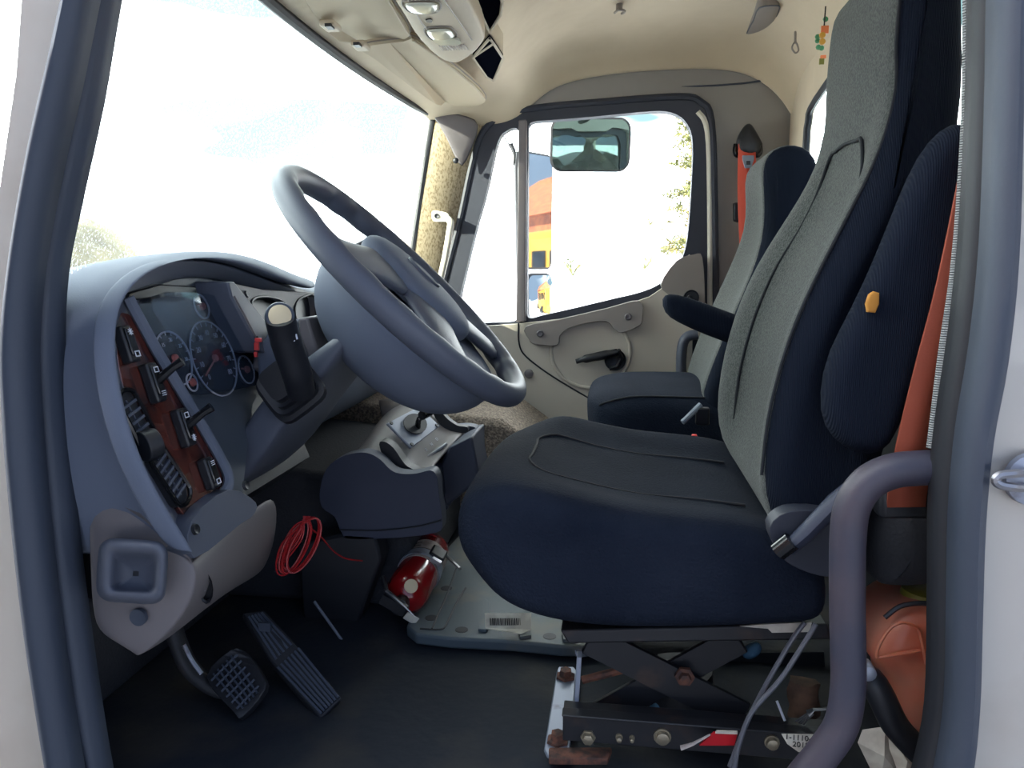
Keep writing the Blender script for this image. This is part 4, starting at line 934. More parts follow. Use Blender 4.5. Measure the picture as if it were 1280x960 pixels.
# ================================================================== NEAR GRAB BAR
gb = thing('grab_bar', 'dark painted tubular grab bar bending into the near rear door pillar', 'grab bar', P(1060, 900, .82))
mb = MB(); mb.tube(sp([P(x, y, Y) for x, y, Y in [(1185, 584, .812), (1150, 585, .812), (1115, 589, .812), (1085, 604, .812), (1066, 632, .812), (1060, 670, .812), (1059, 740, .812), (1060, 810, .812), (1060, 860, .812), (1052, 905, .812), (1030, 940, .812), (1004, 972, .812), (975, 1010, .812)]], 5, False), .0182, 20); mb.build('tube', 'grab_metal', gb)
# ================================================================== OVERHEAD
v1 = thing('sun_visor', 'beige sun visor on the driver side, left of the overhead console', 'sun visor', PZ(450, 10, .50))
def visor(par, front, rear, zf, zr):
    bot = [PZ(x, y, zf) for x, y in front] + [PZ(x, y, zr) for x, y in rear]
    L = sp(bot, 3); mb = MB(); mb.prism(L, (0, 0, .014)); vp = mb.build('visor_panel', 'visor', par, bevel=.005, seg=3)
    c = sum(L, Vector()) / len(L); mb = MB(); mb.tube([p.lerp(c, -.012) + Vector((0, 0, .006)) for p in L], .0016, 5, True); mb.build('visor_piping', 'door_plastic_dark', vp)
    return vp
visor(v1, [(352, -60), (384, 5), (402, 30), (424, 52)], [(440, 54), (480, 53), (503, 50), (512, 43), (508, 30), (494, 8), (470, -30), (450, -60)], .458, .482)
mb = MB(); mb.tube([PZ(462, -40, .476), PZ(490, 8, .476), PZ(505, 34, .476), PZ(511, 43, .478)], .003, 6); mb.build('edge_piping', 'console_beige', v1)
mb = MB(); mb.box(PZ(413, 32, .453), .03, .045, .012); mb.build('pivot_mount', 'console_beige', v1, bevel=.004)
mb = MB(); mb.box(PZ(412, 33, .446), .012, .02, .006); mb.build('pivot_slot', 'black_plastic', v1)
v2 = thing('sun_visor', 'beige sun visor on the passenger side, beyond the overhead console', 'sun visor', PZ(520, 90, .49))
visor(v2, [(452, 60), (470, 75), (500, 98), (546, 131)], [(556, 128), (566, 132), (582, 134), (598, 132), (607, 125), (598, 110), (560, 78), (520, 50), (505, 52)], .452, .478)
mb = MB(); mb.tube([PZ(516, 50, .474), PZ(556, 78, .474), PZ(590, 106, .474), PZ(606, 123, .474)], .003, 6); mb.build('edge_piping', 'console_beige', v2)
mb = MB(); mb.box(PZ(451, 57, .452), .03, .045, .012); mb.build('pivot_mount', 'console_beige', v2, bevel=.004)
mb = MB(); mb.box(PZ(447, 56, .446), .012, .02, .006); mb.build('pivot_slot', 'black_plastic', v2)
oc = thing('overhead_console', 'beige overhead console with two dome lamps and a speaker grille', 'overhead console', PZ(550, 30, .49))
def oz(pts, z): return [PZ(x, y, z) for x, y in pts]
ocp = [(478, -50), (490, -10), (503, 12), (520, 40), (540, 62), (556, 73), (572, 76), (592, 64), (604, 50), (606, 40), (594, 10), (572, -30), (560, -55)]
mb = MB(); A_ = sp(oz(ocp, .474), 3); cA = sum(A_, Vector()) / len(A_)
mb.rings([[p.lerp(cA, .10) + Vector((0, 0, -.010)) for p in A_], [p.lerp(cA, .03) + Vector((0, 0, -.006)) for p in A_], A_, [p + Vector((0, 0, .07)) for p in A_]]); mb.build('housing', 'console_beige', oc, sub=1)
mb = MB(); mb.tube(oz([(505, -10), (528, 30), (556, 58)], .4625), .0012, 5); mb.tube(oz([(548, -10), (572, 24), (590, 50)], .4625), .0012, 5); mb.build('panel_seam', 'door_plastic_dark', oc)
for nm, pts in (('dome_lamp', [(502, 3), (512, 0), (545, 0), (551, 7), (548, 14), (536, 17), (516, 16), (507, 11)]), ('dome_lamp', [(530, 37), (536, 34), (560, 33), (568, 38), (571, 45), (562, 49), (543, 50), (534, 45)])):
    P1 = sp(oz(pts, .4635), 3); mb = MB(); c = sum(P1, Vector()) / len(P1)
    mb.rings([[p.lerp(c, .7) + Vector((0, 0, -.006)) for p in P1], [p.lerp(c, .2) + Vector((0, 0, -.005)) for p in P1], P1]); lm = mb.build(nm, 'lens', oc, sub=1)
    mb = MB(); mb.tube(P1, .0016, 6, True); mb.build('lamp_rim', 'door_plastic_dark', lm)
mb = MB(); mb.prism(sp(oz([(541, 49), (552, 47), (570, 47), (576, 51), (572, 55), (550, 55)], .4615), 3), (0, 0, -.003)); mb.build('lamp_switch', 'lens', oc)
mb = MB(); mb.prism(sp(oz([(532, 24), (539, 23), (540, 27), (534, 27)], .4635), 2), (0, 0, -.002)); mb.build('sensor_slot', 'black_plastic', oc)
mb = MB()
for k in range(10):
    x = 549 + k * 3.4; mb.tube(oz([(x, 57 - k * .15), (x + 5, 63 - k * .15)], .4625), .0013, 4)
mb.build('speaker_grille', 'door_plastic_dark', oc)
for nm, pts, lab in (('storage_cubby', [(586, -14), (604, 24), (612, 40), (626, 18), (628, 2), (620, -14)], 'dark open cubby set in the headliner, above the overhead console'), ('storage_cubby', [(591, 72), (612, 48), (618, 56), (629, 73), (617, 101), (608, 96)], 'dark open cubby set in the headliner, below the overhead console')):
    t = thing(nm, lab, 'cubby', PZ(pts[0][0], pts[0][1], .53), 'headliner cubbies')
    z = .505
    mb = MB(); mb.prism(oz(pts, z), (0, 0, .012)); mb.build('cubby_shade', 'deep_black', t, smooth=False)  # flat matte black slab stands in for the shaded cubby interior
    mb = MB(); q = oz(pts, z); mb.tube(q, .0035, 6, True); mb.tube([q[0], q[2].lerp(q[1], .2)], .003, 5); mb.build('cubby_rim', 'console_beige', t)
    mb = MB(); q = [p + Vector((0, 0, .008)) for p in oz(pts, z)]; mb.prism([p for p in q], (0, 0, .05)); mb.build('cubby_housing', 'console_beige', t, bevel=.004)
# headliner fittings
cl = thing('coat_lamp', 'grey oblong courtesy lamp on the headliner near the rear', 'lamp', PZ(953, 26, .655))
q = sp(oz([(949, 10), (970, 7), (974, 11), (966, 30), (956, 44), (938, 47), (933, 43), (942, 25)], .652), 3)
mb = MB(); c = sum(q, Vector()) / len(q); mb.rings([[p.lerp(c, .5) + Vector((0, 0, -.004)) for p in q], [p.lerp(c, .1) + Vector((0, 0, -.003)) for p in q], q, [p + Vector((0, 0, .045)) for p in q]]); mb.build('lens', 'door_plastic_dark', cl)
mb = MB(); mb.tube(q, .002, 6, True); mb.build('lamp_rim', 'navy_plastic', cl)
hk = MB(); hk.tube(sp(oz([(768, 16), (774, 12), (781, 14), (777, 17)], .668), 4, False), .0035, 6); hk.lathe(PZ(774, 13, .67), (0, 0, 1), [(0, .009), (.03, .009)], 12); tag(hk.build('headliner_clip', 'door_plastic_dark'), 'small dark clip pressed into the headliner at the top centre', 'clip')
hk = MB(); hk.tube(sp([P(x, y, 2.0) for x, y in [(993, 53), (990, 60), (994, 66), (998, 63), (996, 55)]], 4, True), .0022, 6, True); hk.tube([P(994, 54, 2.0), P(994, 40, 2.02)], .003, 6); tag(hk.build('coat_hook', 'door_plastic_dark'), 'tiny coat hook at the rear corner of the headliner', 'hook')
mb = MB(); mb.tube(sp([P(x, y, 2.43) for x, y in [(852, 108), (890, 107), (930, 104), (962, 99)]], 5, False), [.0006, .0012, .002] + [.0028] * 13, 6); o = mb.build('trim_headliner_seam', 'seal_rubber'); o['kind'] = 'structure'
# hanging ornament in the rear window
orn = thing('hanging_ornament', 'small orange, yellow and green ornament hanging by the rear window', 'ornament', P(1026, 50, 1.82))
mb = MB(); mb.tube([P(1032, 8, 1.82), P(1030, 34, 1.82)], .0015, 5); mb.build('string', 'black_plastic', orn)
mb = MB(); mb.box(P(1031, 37, 1.82), .016, .004, .016); mb.build('orange_card', 'orange_card', orn, bevel=.001)
mb = MB(); mb.box(P(1029, 71, 1.82), .012, .004, .007); mb.build('orange_bead', 'orange_card', orn, bevel=.001)
mb = MB(); mb.lathe(P(1028, 44, 1.82), (0, -1, 0), [(0, .007), (.003, .006)], 12); mb.lathe(P(1028, 52, 1.82), (0, -1, 0), [(0, .007), (.003, .006)], 12); mb.build('yellow_disc', 'amber', orn)
mb = MB(); [mb.lathe(P(x, y, 1.83), (0, -1, 0), [(0, .006), (.004, .004)], 7) for x, y in ((1022, 46), (1022, 51), (1023, 59), (1027, 60), (1032, 24))]; mb.build('green_leaf', 'leaf_green', orn)
mb = MB(); mb.box(P(1027, 77, 1.82), .010, .004, .012); mb.build('lower_tag', 'olive', orn)
# ================================================================== PILLAR GRAB HANDLE
gh = thing('pillar_grab_handle', 'cream grab handle with two screwed brackets on the far front pillar', 'grab handle', P(552, 330, 2.36))
mb = MB(); mb.tube(sp([P(x, y, Y) for x, y, Y in [(556, 272, 2.385), (563, 277, 2.36), (562, 290, 2.345), (555, 330, 2.34), (545, 368, 2.345), (536, 380, 2.36), (530, 378, 2.385)]], 5, False), .011, 10); mb.build('bar', 'cream_paint', gh)
for x, y in ((546, 270), (527, 363)):
    mb = MB(); mb.prism(sp([P(x + a, y + b, 2.375) for a, b in ((-6, -6), (4, -6), (14, -3), (14, 6), (5, 7), (-5, 6))], 3), (0, .02, 0)); bk_ = mb.build('bracket', 'cream_paint', gh, bevel=.003)
    mb = MB(); mb.lathe(P(x, y, 2.374), (0, -1, 0), [(0, .008), (.003, .007), (.001, .003)], 14); mb.build('screw', 'black_plastic', bk_)
# ================================================================== OUTSIDE MIRRORS
def mirror_panel(par, c, n, w, h, r, m, name='mirror_glass', bulge=.0, fr=.008, framem='mirror_back', tilt=0):
    n = n.normalized(); u = Vector((0, 0, 1)).cross(n).normalized(); v = n.cross(u).normalized()
    if tilt: u, v = u * math.cos(tilt) + v * math.sin(tilt), v * math.cos(tilt) - u * math.sin(tilt)
    def rr(w, h, r, off, k=6):
        out = []
        for sx, sy, a0 in ((1, 1, 0), (-1, 1, 90), (-1, -1, 180), (1, -1, 270)):
            for j in range(k + 1):
                a = math.radians(a0 + 90 * j / k); out.append(c + u * (sx * (w / 2 - r) + r * math.cos(a)) + v * (sy * (h / 2 - r) + r * math.sin(a)) + n * off)
        return out
    mb = MB(); mb.rings([rr(w * .8, h * .85, r * .8, -.05), rr(w + fr, h + fr, r, -.03), rr(w + fr * 2, h + fr * 2, r + fr, 0), rr(w, h, r, .003)]); mb.build('housing', framem, par)
    mb = MB(); K = 10
    rws = [[c + (p - c) * (k / K) for p in rr(w, h, r, 0)] for k in range(1, K + 1)]
    RR = (w / 2) ** 2 + (h / 2) ** 2; rws = [[p + n * (.004 + bulge * (1 - (p - c).length_squared / RR)) for p in rw_] for rw_ in rws]
    mb.rings(rws, cap=False); mb.add([c + n * (.004 + bulge)], []); b0 = len(mb.v) - 1; nn_ = len(rws[0])
    mb.f += [(b0, i, (i + 1) % nn_) for i in range(nn_)]
    mb.build(name, m, par, sharp=0)
c1 = P(673, 265, 2.86); d1 = (c1 - C0).normalized(); r1v = (V(9.5, 6.1, .9) - c1).normalized()
m1t = thing('side_mirror', 'outside mirror pair behind the window bar, the tall one reflecting a yellow vehicle', 'mirror', c1)
mirror_panel(m1t, c1, r1v - d1, .150, .405, .022, 'mirror_glass')
c2 = P(674, 371, 2.86); m2t = m1t
mirror_panel(m2t, c2, (V(9.5, 7, -.2) - c2).normalized() - (c2 - C0).normalized(), .150, .16, .03, 'mirror_glass', name='convex_glass', bulge=.014)
mb = MB(); mb.tube(sp([P(600, 470, 2.56), P(640, 440, 2.9), P(650, 400, 2.93), P(648, 300, 2.93), P(646, 190, 2.93)], 5, False), .012, 8); mb.build('arm', 'mirror_back', m1t)
c3 = P(738, 181, 2.72); m3t = thing('look_down_mirror', 'wide rounded greenish mirror hanging at the top of the passenger window', 'mirror', c3)
mirror_panel(m3t, c3, Vector((.17, -.96, -.10)), .262, .165, .035, 'mirror_tint', bulge=.018, tilt=.0)
mb = MB(); mb.box(P(738, 150, 2.74), .068, .02, .04); mb.tube([P(738, 150, 2.74), P(738, 120, 2.55)], .014, 8); mb.build('mount', 'mirror_back', m3t)
mb = MB(); mb.tube(sp([P(626, 166, 2.8), P(636, 180, 2.8), P(641, 188, 2.8)], 4, False), .003, 6); mb.tube(sp([P(638, 180, 2.8), P(643, 192, 2.8), P(642, 207, 2.8)], 4, False), [.011, .010, .009, .009, .008, .007, .006, .005, .002], 6); mb.build('bracket', 'mirror_back', m1t)

# ================================================================== FOOTWELL
PB = lambda x, y, Y: P(x, y, Y * .975)
bp = thing('brake_pedal', 'rubber brake pedal with a square tread, left of the accelerator', 'pedal', PB(290, 870, 1.08))
pd = [PB(258, 846, 1.07), PB(289, 812, 1.10), PB(308, 816, 1.11), PB(327, 842, 1.08), PB(331, 862, 1.06), PB(303, 896, 1.03), PB(292, 890, 1.03)]
pnm = (pd[1] - pd[0]).cross(pd[5] - pd[0]).normalized(); pnm = pnm if pnm.y < 0 else -pnm
mb = MB(); mb.prism(sp(pd, 3), pnm * -.014); pdo = mb.build('pedal_pad', 'black_rubber', bp, bevel=.003)
a, b, c, d = PB(262, 848, 1.065), PB(295, 815, 1.10), PB(327, 862, 1.055), PB(300, 890, 1.03)
mb = MB()
for i in range(1, 6):
    t = i / 6; mb.tube([a.lerp(b, t) + pnm * .002, d.lerp(c, t) + pnm * .002], .0022, 4)
for j in range(0, 6):
    t = .08 + j / 6; mb.tube([a.lerp(d, t) + pnm * .002, b.lerp(c, t) + pnm * .002], .0022, 4)
mb.build('tread', 'seal_rubber', pdo)
mb = MB(); mb.tube(sp([PB(214, 778, 1.10), PB(226, 812, 1.09), PB(240, 838, 1.085), PB(270, 860, 1.085), PB(290, 862, 1.09)], 5, False), .016, 10, flat=.6); mb.build('pedal_arm', 'black_metal', bp)
mb = MB(); mb.tube(sp([PB(230, 806, 1.07), PB(240, 826, 1.068), PB(252, 842, 1.068)], 4, False), .0035, 6); mb.build('arm_edge', 'bare_metal', bp)
PA = lambda x, y, Y: P(x, y, Y * .925)
ap = thing('accelerator_pedal', 'long ribbed accelerator pedal hanging right of the brake pedal', 'pedal', PA(400, 890, 1.1))
pa = [PA(303, 766, 1.22), PA(330, 762, 1.24), PA(372, 806, 1.20), PA(428, 872, 1.14), PA(401, 899, 1.12), PA(340, 828, 1.17)]
pn2 = (pa[1] - pa[0]).cross(pa[4] - pa[0]).normalized(); pn2 = pn2 if pn2.y < 0 else -pn2
mb = MB(); mb.prism(pa, pn2 * -.016); apo = mb.build('pedal_pad', 'black_rubber', ap, bevel=.003)
mb = MB(); A0, B0_, C0_, D0 = PA(346, 836, 1.165), PA(374, 810, 1.195), PA(424, 872, 1.14), PA(401, 894, 1.12)
for i in range(7):
    t = (i + .3) / 6.6; mb.tube([A0.lerp(B0_, t) + pn2 * .003, D0.lerp(C0_, t) + pn2 * .003], .0026, 4)
mb.build('ribs', 'seal_rubber', apo)
mb = MB(); A0, B0_, C0_, D0 = PA(310, 772, 1.215), PA(328, 767, 1.235), PA(366, 806, 1.2), PA(344, 826, 1.175)
for i in range(5):
    t = (i + .3) / 4.6; mb.tube([A0.lerp(B0_, t) + pn2 * .003, D0.lerp(C0_, t) + pn2 * .003], .0026, 4)
mb.box(PA(331, 785, 1.205) + pn2 * .004, .02, .006, .014); mb.build('upper_ribs', 'seal_rubber', apo)
# dark lower cover between the pedals and the tunnel
mb = MB(); mb.prism([P(372, 680, 1.36), P(424, 668, 1.36), P(470, 672, 1.36), P(476, 700, 1.36), P(438, 806, 1.36), P(380, 804, 1.36)], (0, .06, 0)); tag(mb.build('lower_cover', 'black_rubber', bevel=.006), 'black plastic cover under the centre console, beside the accelerator pedal', 'cover')
rod = thing('metal_rod', 'thin metal rod leaning in the footwell right of the accelerator pedal', 'rod', P(431, 806, 1.30))
mb = MB(); mb.tube([P(393, 752, 1.33), P(430, 804, 1.28)], .0028, 8); mb.build('shaft', 'bare_metal', rod)
mb = MB(); mb.lathe(P(431, 806, 1.28), (.5, 0, -.8), [(-.006, .007), (.0, .009), (.005, .007)], 10); mb.build('tip', 'rust', rod)
for x, y, l in ((367, 784, 'upper'), (370, 801, 'lower')):
    mb = MB(); mb.lathe(P(x, y, 1.352), (0, -1, 0), [(0, .009), (.003, .0085), (.003, .004), (.008, .0035)], 14); tag(mb.build('washer_bolt', 'bare_metal'), f'{l} of two small washers on the dark cover right of the accelerator pedal', 'washer')
# red wire bundle
wb_ = thing('wire_bundle', 'tangled loops of thin red wire hanging under the steering column', 'wire', P(372, 715, 1.22))
mb = MB(); random.seed(4); pts = []
top = P(384, 652, 1.22); bot = P(364, 712, 1.20)
for k in range(120):
    t = k / 9 * 2 * math.pi / 1.35; loopn = int(k / 12); random.seed(loopn); o1, o2, o3 = random.uniform(-.014, .014), random.uniform(.7, 1.1), random.uniform(-.01, .01)
    mid = top.lerp(bot, .5) + Vector((o1, o3, o1 * .3)); L = (top - bot) * .5
    w_ = Vector((.022 * o2, .008, .006)); pts.append(mid + L * (math.cos(t) * (.9 + .2 * o2)) + w_ * math.sin(t))
mb.tube(smooth_path(pts, 3), .0014, 5); mb.build('wire_loops', 'red_wire', wb_)
mb = MB()
for k in range(5):
    mb.tube(sp([top + Vector((-.006 + .003 * k, 0, .01)), P(378 - 3 * k, 672, 1.205), P(358 - 3 * k, 700, 1.2), P(347 + 4 * k, 713, 1.2)], 5, False), .0013, 5)
mb.build('loose_ends', 'red_wire', wb_)
mb = MB(); mb.tube(sp([P(388, 660, 1.22), P(402, 672, 1.24), P(416, 688, 1.28), P(432, 698, 1.31), P(453, 701, 1.34)], 5, False), .0015, 5); mb.build('trailing_wire', 'red_wire', wb_)
# floor pad
FP = -.664
fp = thing('floor_pad', 'grey moulded plastic floor pad with round holes, under the driver seat front', 'floor pad', PZ(640, 780, FLOOR))
padp = [(508, 782), (520, 792), (560, 797), (640, 801), (700, 807), (735, 808), (748, 802), (744, 794), (800, 770), (760, 690), (620, 650), (575, 668), (545, 700)]
mb = MB(); mb.prism([PZ(x, y, FP) for x, y in padp], (0, 0, -.022)); mb.build('pad', 'pad_plastic', fp, bevel=.005, seg=3)
for x, y in ((558, 735), (539, 772), (577, 787), (687, 795)):
    mb = MB(); c = PZ(x, y, FP + .0006); mb.lathe(c, (0, 0, 1), [(-.004, .012), (.0, .012)], 18); mb.build('hole', 'black_rubber', fp, smooth=False)
mb = MB(); mb.tube(sp([PZ(x, y, FP + .0005) for x, y in [(572, 706), (560, 740), (546, 772), (540, 786)]], 4, False), .002, 5); mb.tube(sp([PZ(x, y, FP + .0005) for x, y in [(582, 735), (570, 755), (558, 780), (550, 787), (525, 786)]], 4, False), .002, 5); mb.build('groove', 'black_rubber', fp)
for pts in ([(598, 780), (606, 748), (612, 752), (612, 782), (608, 787), (598, 786)], [(648, 788), (664, 788), (664, 794), (650, 796)], [(702, 792), (722, 794), (720, 800), (704, 799)]):
    mb = MB(); mb.prism([PZ(x, y, FP + .006) for x, y in pts], (0, 0, -.006)); mb.build('raised_tab', 'pad_plastic', fp, bevel=.001)
bl = thing('barcode_label', 'white barcode label lying on the floor pad under the seat edge', 'label', PZ(636, 780, FP))
lq = [PZ(606, 766, FP + .030), PZ(607, 785, FP + .010), PZ(640, 790, FP + .010), PZ(652, 792, FP + .008), PZ(664, 787, FP + .010), PZ(664, 766, FP + .030)]
mb = MB(); mb.prism(lq, Vector((0, -.001, -.001))); mb.build('paper', 'label_paper', bl, smooth=False)
up_ = (lq[0] - lq[1]).normalized(); rt_ = (lq[5] - lq[0]).normalized(); nn2 = rt_.cross(up_).normalized(); nn2 = nn2 if nn2.y < 0 else -nn2
mb = MB(); random.seed(3); x = 0.0
org = lq[1] + rt_ * .008 + nn2 * .002 + up_ * .002
while x < .058:
    w_ = random.choice((.0008, .0014, .0022)); mb.box(org + rt_ * (x + w_ / 2) + up_ * .009, w_, .013, .0006, (rt_, up_, nn2)); x += w_ + random.choice((.001, .0016))
mb.build('barcode', 'print_dark', bl)
# fire extinguisher
fe = thing('fire_extinguisher', 'small red fire extinguisher lying on the floor pad below the console', 'fire extinguisher', PZ(515, 750, FLOOR))
n0 = PZ(503, 752, -.622); f0 = PZ(540, 686, -.612); ax_ = (f0 - n0).normalized(); Lx = (f0 - n0).length
mb = MB(); R = .042; mb.lathe(n0, ax_, [(.0, .012), (.006, .022), (.018, .036), (.036, R), (Lx * .55, R), (Lx * .9, R), (Lx * .97, R * .94), (Lx, R * .75), (Lx + .002, .01)], 32); mb.build('cylinder', 'red_paint', fe)
mb = MB(); mb.lathe(n0, ax_, [(Lx * .46, R + .0002), (Lx * .46, R + .0010), (Lx * .80, R + .0010), (Lx * .80, R + .0002)], 32); mb.build('label_band', 'label_band', fe, smooth=True, label='faded grey label band')
mb = MB(); mb.lathe(n0, ax_, [(Lx * .50, R + .001), (Lx * .50, R + .003), (Lx * .60, R + .003), (Lx * .60, R + .001)], 32); mb.build('strap', 'bare_metal', fe)
U_, W_, _ = axes(ax_)
tocam = ((C0 - n0) - ax_ * (C0 - n0).dot(ax_)).normalized(); side = ax_.cross(tocam).normalized(); side = side if side.x > 0 else -side
mb = MB(); pc_ = n0 + ax_ * Lx * .62 + tocam * (R + .003) + side * .016; mb.box(pc_, .045, .034, .010, (ax_, side, tocam)); mb.build('clamp', 'black_plastic', fe, bevel=.004)
mb = MB(); mb.tube([pc_ + ax_ * .012 + side * .01, pc_ + ax_ * .02 + side * .035 - tocam * .01, pc_ + ax_ * .008 + side * .055 - tocam * .01], .007, 8, flat=.5); mb.box(pc_ - ax_ * .034 + side * .004, .010, .02, .008, (ax_, side, tocam)); mb.build('clamp_lever', 'steel', fe)
mb = MB()
for k in range(4): mb.tube([n0 + ax_ * (Lx * .62) + (tocam * math.cos(a) + side * math.sin(a)) * (R + .0015) for a in [-.9 + .3 * j for j in range(5)]], .0006, 4) if k == 0 else mb.tube([n0 + ax_ * (Lx * (.55 + .06 * k)) + (tocam * math.cos(a) + side * math.sin(a)) * (R + .0015) for a in [-1.0 + .1 * j for j in range(5)]], .0006, 4)
mb.build('label_print', 'print_dark', fe)
mb = MB(); mb.lathe(n0, -ax_, [(-.012, .014), (.006, .014), (.010, .017), (.024, .017), (.028, .010)], 16); mb.box(n0 - ax_ * .03 + tocam * .004 - side * .012, .05, .012, .020, (side, ax_, tocam)); mb.tube([n0 - ax_ * .028 + tocam * .012, n0 - ax_ * .03 - side * .035 + tocam * .02, n0 + ax_ * .01 - side * .055 + tocam * .018], .005, 8); mb.build('valve', 'black_plastic', fe, bevel=0)
gq = n0 + ax_ * .012 + tocam * .030
mb = MB(); mb.lathe(gq, tocam * .55 - ax_, [(-.006, .013), (.004, .013), (.005, .010)], 20); mb.build('gauge', 'cream_button', fe, label='round cream pressure gauge')
mb = MB(); mb.tube(sp([n0 - ax_ * .028 - side * .04 + tocam * .02, n0 - ax_ * .04 - side * .01 + tocam * .022, n0 - ax_ * .045 + side * .03 + tocam * .014], 4, False), .0015, 6); mb.build('pull_wire', 'steel', fe)
mb = MB(); mb.box(PZ(514, 773, -.655), .026, .003, .016, (Vector((.8, .2, -.55)).normalized(), Vector((0, -.8, .6)).normalized(), Vector((.6, .1, .8)).normalized())); mb.build('safety_tag', 'label_paper', fe, bevel=.001, label='white safety tag')

# ================================================================== CLUTTER UNDER AND BEHIND THE DRIVER SEAT
for k, pts in enumerate(([(1006, 778), (990, 800), (962, 848), (935, 900), (912, 958)], [(1020, 780), (1004, 806), (975, 850), (940, 890), (924, 930), (918, 962)])):
    mb = MB(); mb.tube(sp([P(x, y, .945 - .016 * k - .01 * i / 4) for i, (x, y) in enumerate(pts)], 5, False), .0032, 8)
    tag(mb.build('cable', 'cable'), ('left' if k == 0 else 'right') + ' of two dark cables hanging from the seat pan across the floor rail', 'cable', 'cables below the seat')
rg = thing('blue_rag', 'pale blue crumpled rag lying inside the seat frame', 'rag', P(832, 895, 1.12))
random.seed(9); mb = MB(); rr = []
for i in range(6):
    z = i / 5; rr.append([P(832, 884, 1.12) + Vector(((.034 * (1 - z * .6) + .006 * random.random()) * math.cos(a) + .008 * z, .03 * (1 - z * .7) * math.sin(a), -.022 + .045 * z + .006 * random.random())) for a in [k * .5236 for k in range(12)]])
mb.rings(rr); mb.build('cloth', 'blue_cloth', rg, sub=1)
mb = MB(); rr = [[P(940, 813, 1.15) + Vector((.018 * s * math.cos(a), .015 * s * math.sin(a), h + .006 * math.cos(a))) for a in [k * .628 for k in range(10)]] for h, s in ((-.012, .6), (0, 1), (.012, .5))]; mb.rings(rr); tag(mb.build('blue_scrap', 'blue_cloth', sub=1), 'small blue scrap tucked behind the seat frame, left of the cables', 'scrap')
rf = thing('reflector_strip', 'red and white reflective strip stuck on the seat floor rail', 'strip', P(895, 925, .944))
mb = MB(); mb.prism([P(874, 932, .943), P(892, 916, .943), P(922, 917, .943), P(918, 932, .943)], (0, .003, 0)); mb.build('red_band', 'reflector_red', rf, smooth=False)
mb = MB(); mb.prism([P(896, 914, .942), P(922, 915, .942), P(922, 918, .942), P(894, 917, .942)], (0, .003, 0)); mb.build('white_band', 'label_paper', rf, smooth=False)
mb = MB(); mb.tube([P(851, 935, .94), P(866, 930, .94), P(888, 918, .941)], [.006, .004, .002], 6, flat=.4); mb.build('peeled_end', 'label_band', rf)
pl = thing('paper_label', 'cream paper label with part number print behind the floor rail', 'label', P(1005, 930, .945))
q = [P(977, 918, .944), P(1030, 919, .944), P(1026, 930, .944), P(1014, 941, .942), P(998, 940, .942), P(984, 930, .942)]
mb = MB(); mb.prism(q, (0, .002, 0)); mb.build('paper', 'label_paper', pl, smooth=False)
text('print_line', '1-1110-10', .0105, P(1003, 923, .9425), (1, 0, -.02), (0, 0, 1), 'print_dark', pl)
text('print_line', '2019-E5', .0105, P(1008, 932, .9405), (1, 0, -.02), (0, 0, 1), 'print_dark', pl)
bgp = thing('paper_bag', 'crumpled brown paper scrap standing near the fork', 'paper', P(1003, 895, 1.05))
random.seed(2); mb = MB(); rr = []
for i in range(5):
    rr.append([P(1003, 896, 1.05) + Vector((.020 * (1 + .25 * random.uniform(-1, 1)) * math.cos(a), .015 * math.sin(a), .055 * i / 4 + .004 * random.uniform(-1, 1))) for a in [k * .785 for k in range(8)]])
mb.rings(rr); mb.build('scrap', 'brown_paper', bgp, sub=0)
fk = thing('fork', 'metal fork lying on the floor behind the cables', 'fork', P(1020, 895, .99))
mb = MB(); mb.tube(sp([P(1048, 882, .98), P(1030, 886, .98), P(1016, 887, .98)], 4, False), .0035, 8, flat=.4); mb.tube([P(1017, 887, .98), P(1010, 892, .98)], [.004, .008], 8, flat=.35); mb.build('handle', 'steel', fk)
for k in range(4):
    mb = MB(); mb.tube(sp([P(1012 + k * 1.6, 890 + k * .9, .98), P(1004 + k * 2.4, 895 + k, .98), P(994 + k * 3.4, 902 + k * 1.2, .98)], 3, False), .0011, 5); mb.build('tine', 'steel', fk)
mb = MB(); mb.tube([P(971, 876, 1.0), P(981, 901, .99)], .0018, 6); tag(mb.build('plastic_straw', 'icon_white'), 'thin white straw piece standing between the cables and the fork', 'straw')
# papers on the step well floor
for k, (pts, lab) in enumerate((([(1072, 928), (1078, 912), (1106, 908), (1118, 940), (1130, 975), (1100, 985)], 'larger crumpled white paper on the floor right of the grab bar'), ([(1110, 912), (1128, 935), (1146, 944), (1150, 975), (1128, 980), (1112, 935)], 'smaller folded white paper beside the orange jug'))):
    mb = MB(); q = [P(x, y, .93 - .01 * k + .004 * (i % 2)) for i, (x, y) in enumerate(pts)]; c = sum(q, Vector()) / len(q) + Vector((0, -.012, .004)); n_q = len(q)
    mb.add(q + [c], [(i, (i + 1) % n_q, n_q) for i in range(n_q)]); tag(mb.build('crumpled_paper', 'label_paper', solid=.001, smooth=False), lab, 'paper', 'papers by the grab bar')
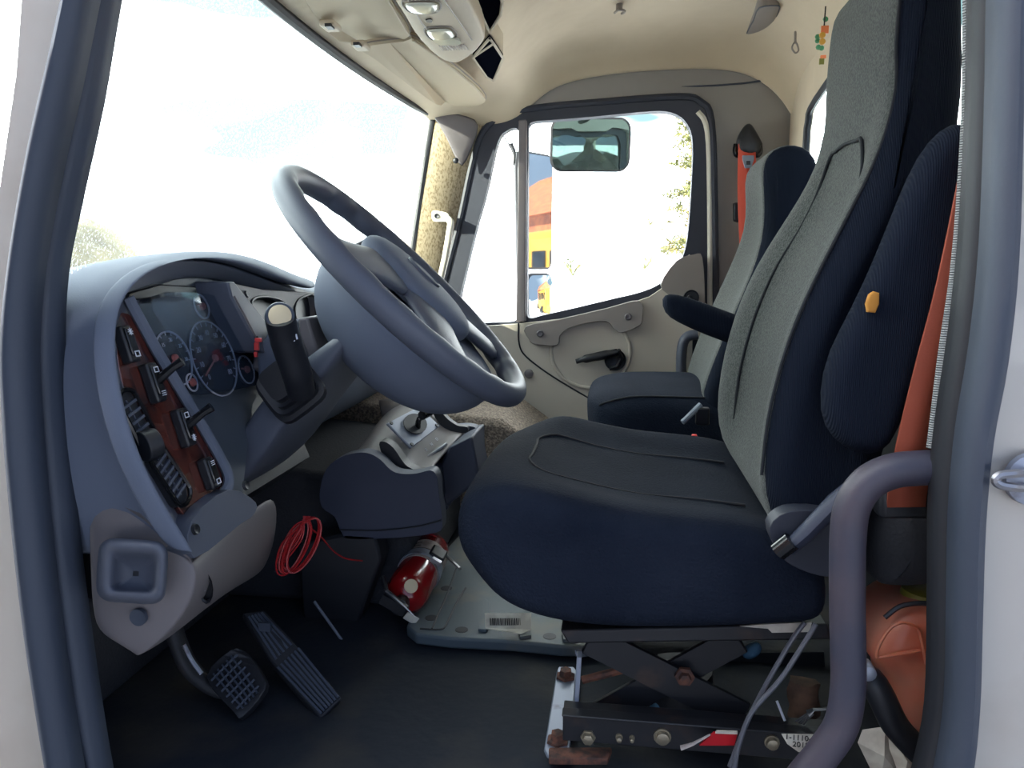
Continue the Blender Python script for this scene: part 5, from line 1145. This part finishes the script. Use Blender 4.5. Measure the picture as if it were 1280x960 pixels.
# orange jug
jg = thing('orange_jug', 'translucent orange plastic jug with a yellow cap behind the grab bar', 'jug', P(1145, 925, .98))
jl = [(1088, 824), (1094, 800), (1104, 780), (1122, 764), (1150, 756), (1186, 756), (1215, 780), (1218, 860), (1205, 920), (1170, 932), (1146, 924), (1124, 904), (1117, 874), (1115, 856), (1100, 840)]
mb = MB(); puff(mb, [P(x, y, .93) for x, y in jl], .915, 1.05, .035, None, mid=4); mb.build('bottle', 'jug_orange', jg, sub=1, sharp=0)
mb = MB(); mb.tube(sp([P(x, y, .912) for x, y in [(1096, 822), (1098, 808), (1112, 786), (1128, 778), (1146, 784), (1152, 800), (1158, 830)]], 5, False), .0022, 6); mb.tube(sp([P(x, y, .912) for x, y in [(1098, 822), (1120, 818), (1150, 813)]], 4, False), .0022, 6); mb.build('moulded_ridge', 'jug_orange', jg)
mb = MB(); mb.lathe(P(1152, 762, .97), (.05, 0, 1), [(-.005, .034), (.010, .034), (.014, .028), (.026, .026), (.028, .020)], 24); mb.build('cap', 'olive', jg, label='olive yellow screw cap')
mb = MB(); mb.tube(sp([P(x, y, .925) for x, y in [(1106, 772), (1125, 758), (1150, 754), (1172, 756)]], 4, False), .003, 6); mb.build('neck_wire', 'dark_wire', jg)
bs = thing('black_hose_elbow', 'black rubber hose elbow between the grab bar and the orange jug', 'hose', P(1095, 885, .95))
mb = MB(); mb.tube(sp([P(1070, 842, .90), P(1088, 850, .885), P(1102, 872, .88), P(1120, 908, .88), P(1150, 940, .88)], 5, False), .016, 12); mb.build('hose', 'black_plastic', bs)
mb = MB(); mb.lathe(P(1086, 843, .868), (0, -1, 0), [(-.02, .010), (0, .009), (.002, .006)], 12); mb.build('hose_clamp', 'bare_metal', bs)
bb = thing('black_bag', 'black fabric bag stuffed behind the driver seat, below the orange belt', 'bag', P(1120, 740, .95))
mb = MB(); puff(mb, [P(x, y, .93) for x, y in [(1100, 660), (1108, 634), (1135, 620), (1185, 622), (1200, 700), (1190, 735), (1140, 738), (1110, 745), (1100, 740), (1098, 700)]], .92, 1.08, .04, lambda p, v, i: p + Vector((.006 * math.sin(i * 2.1), 0, .006 * math.cos(i * 1.7))), mid=4); mb.build('bag_body', 'dark_carpet', bb, sub=1, sharp=0)
mb = MB()
for a in (0, .7, -.7, 1.57): mb.tube([P(1121, 623, .914) + Vector((-.014 * math.cos(a * .5), 0, -.004 * math.sin(a))), P(1121, 623, .914) + Vector((.014 * math.cos(a * .5), 0, .004 * math.sin(a)))], .0008, 4)
mb.build('frayed_mark', 'icon_dim', bb)
mb = MB(); mb.prism([V(.455, .90, -.16), V(.49, .90, -.16), V(.49, .90, -.685), V(.455, .90, -.685)], (0, .7, 0)); tag(mb.build('dark_backing', 'black_rubber', bevel=.02), 'added black slab standing for the dark behind the bag and the orange jug', 'box')  # slab added over the beige wall to stand in for darkness there
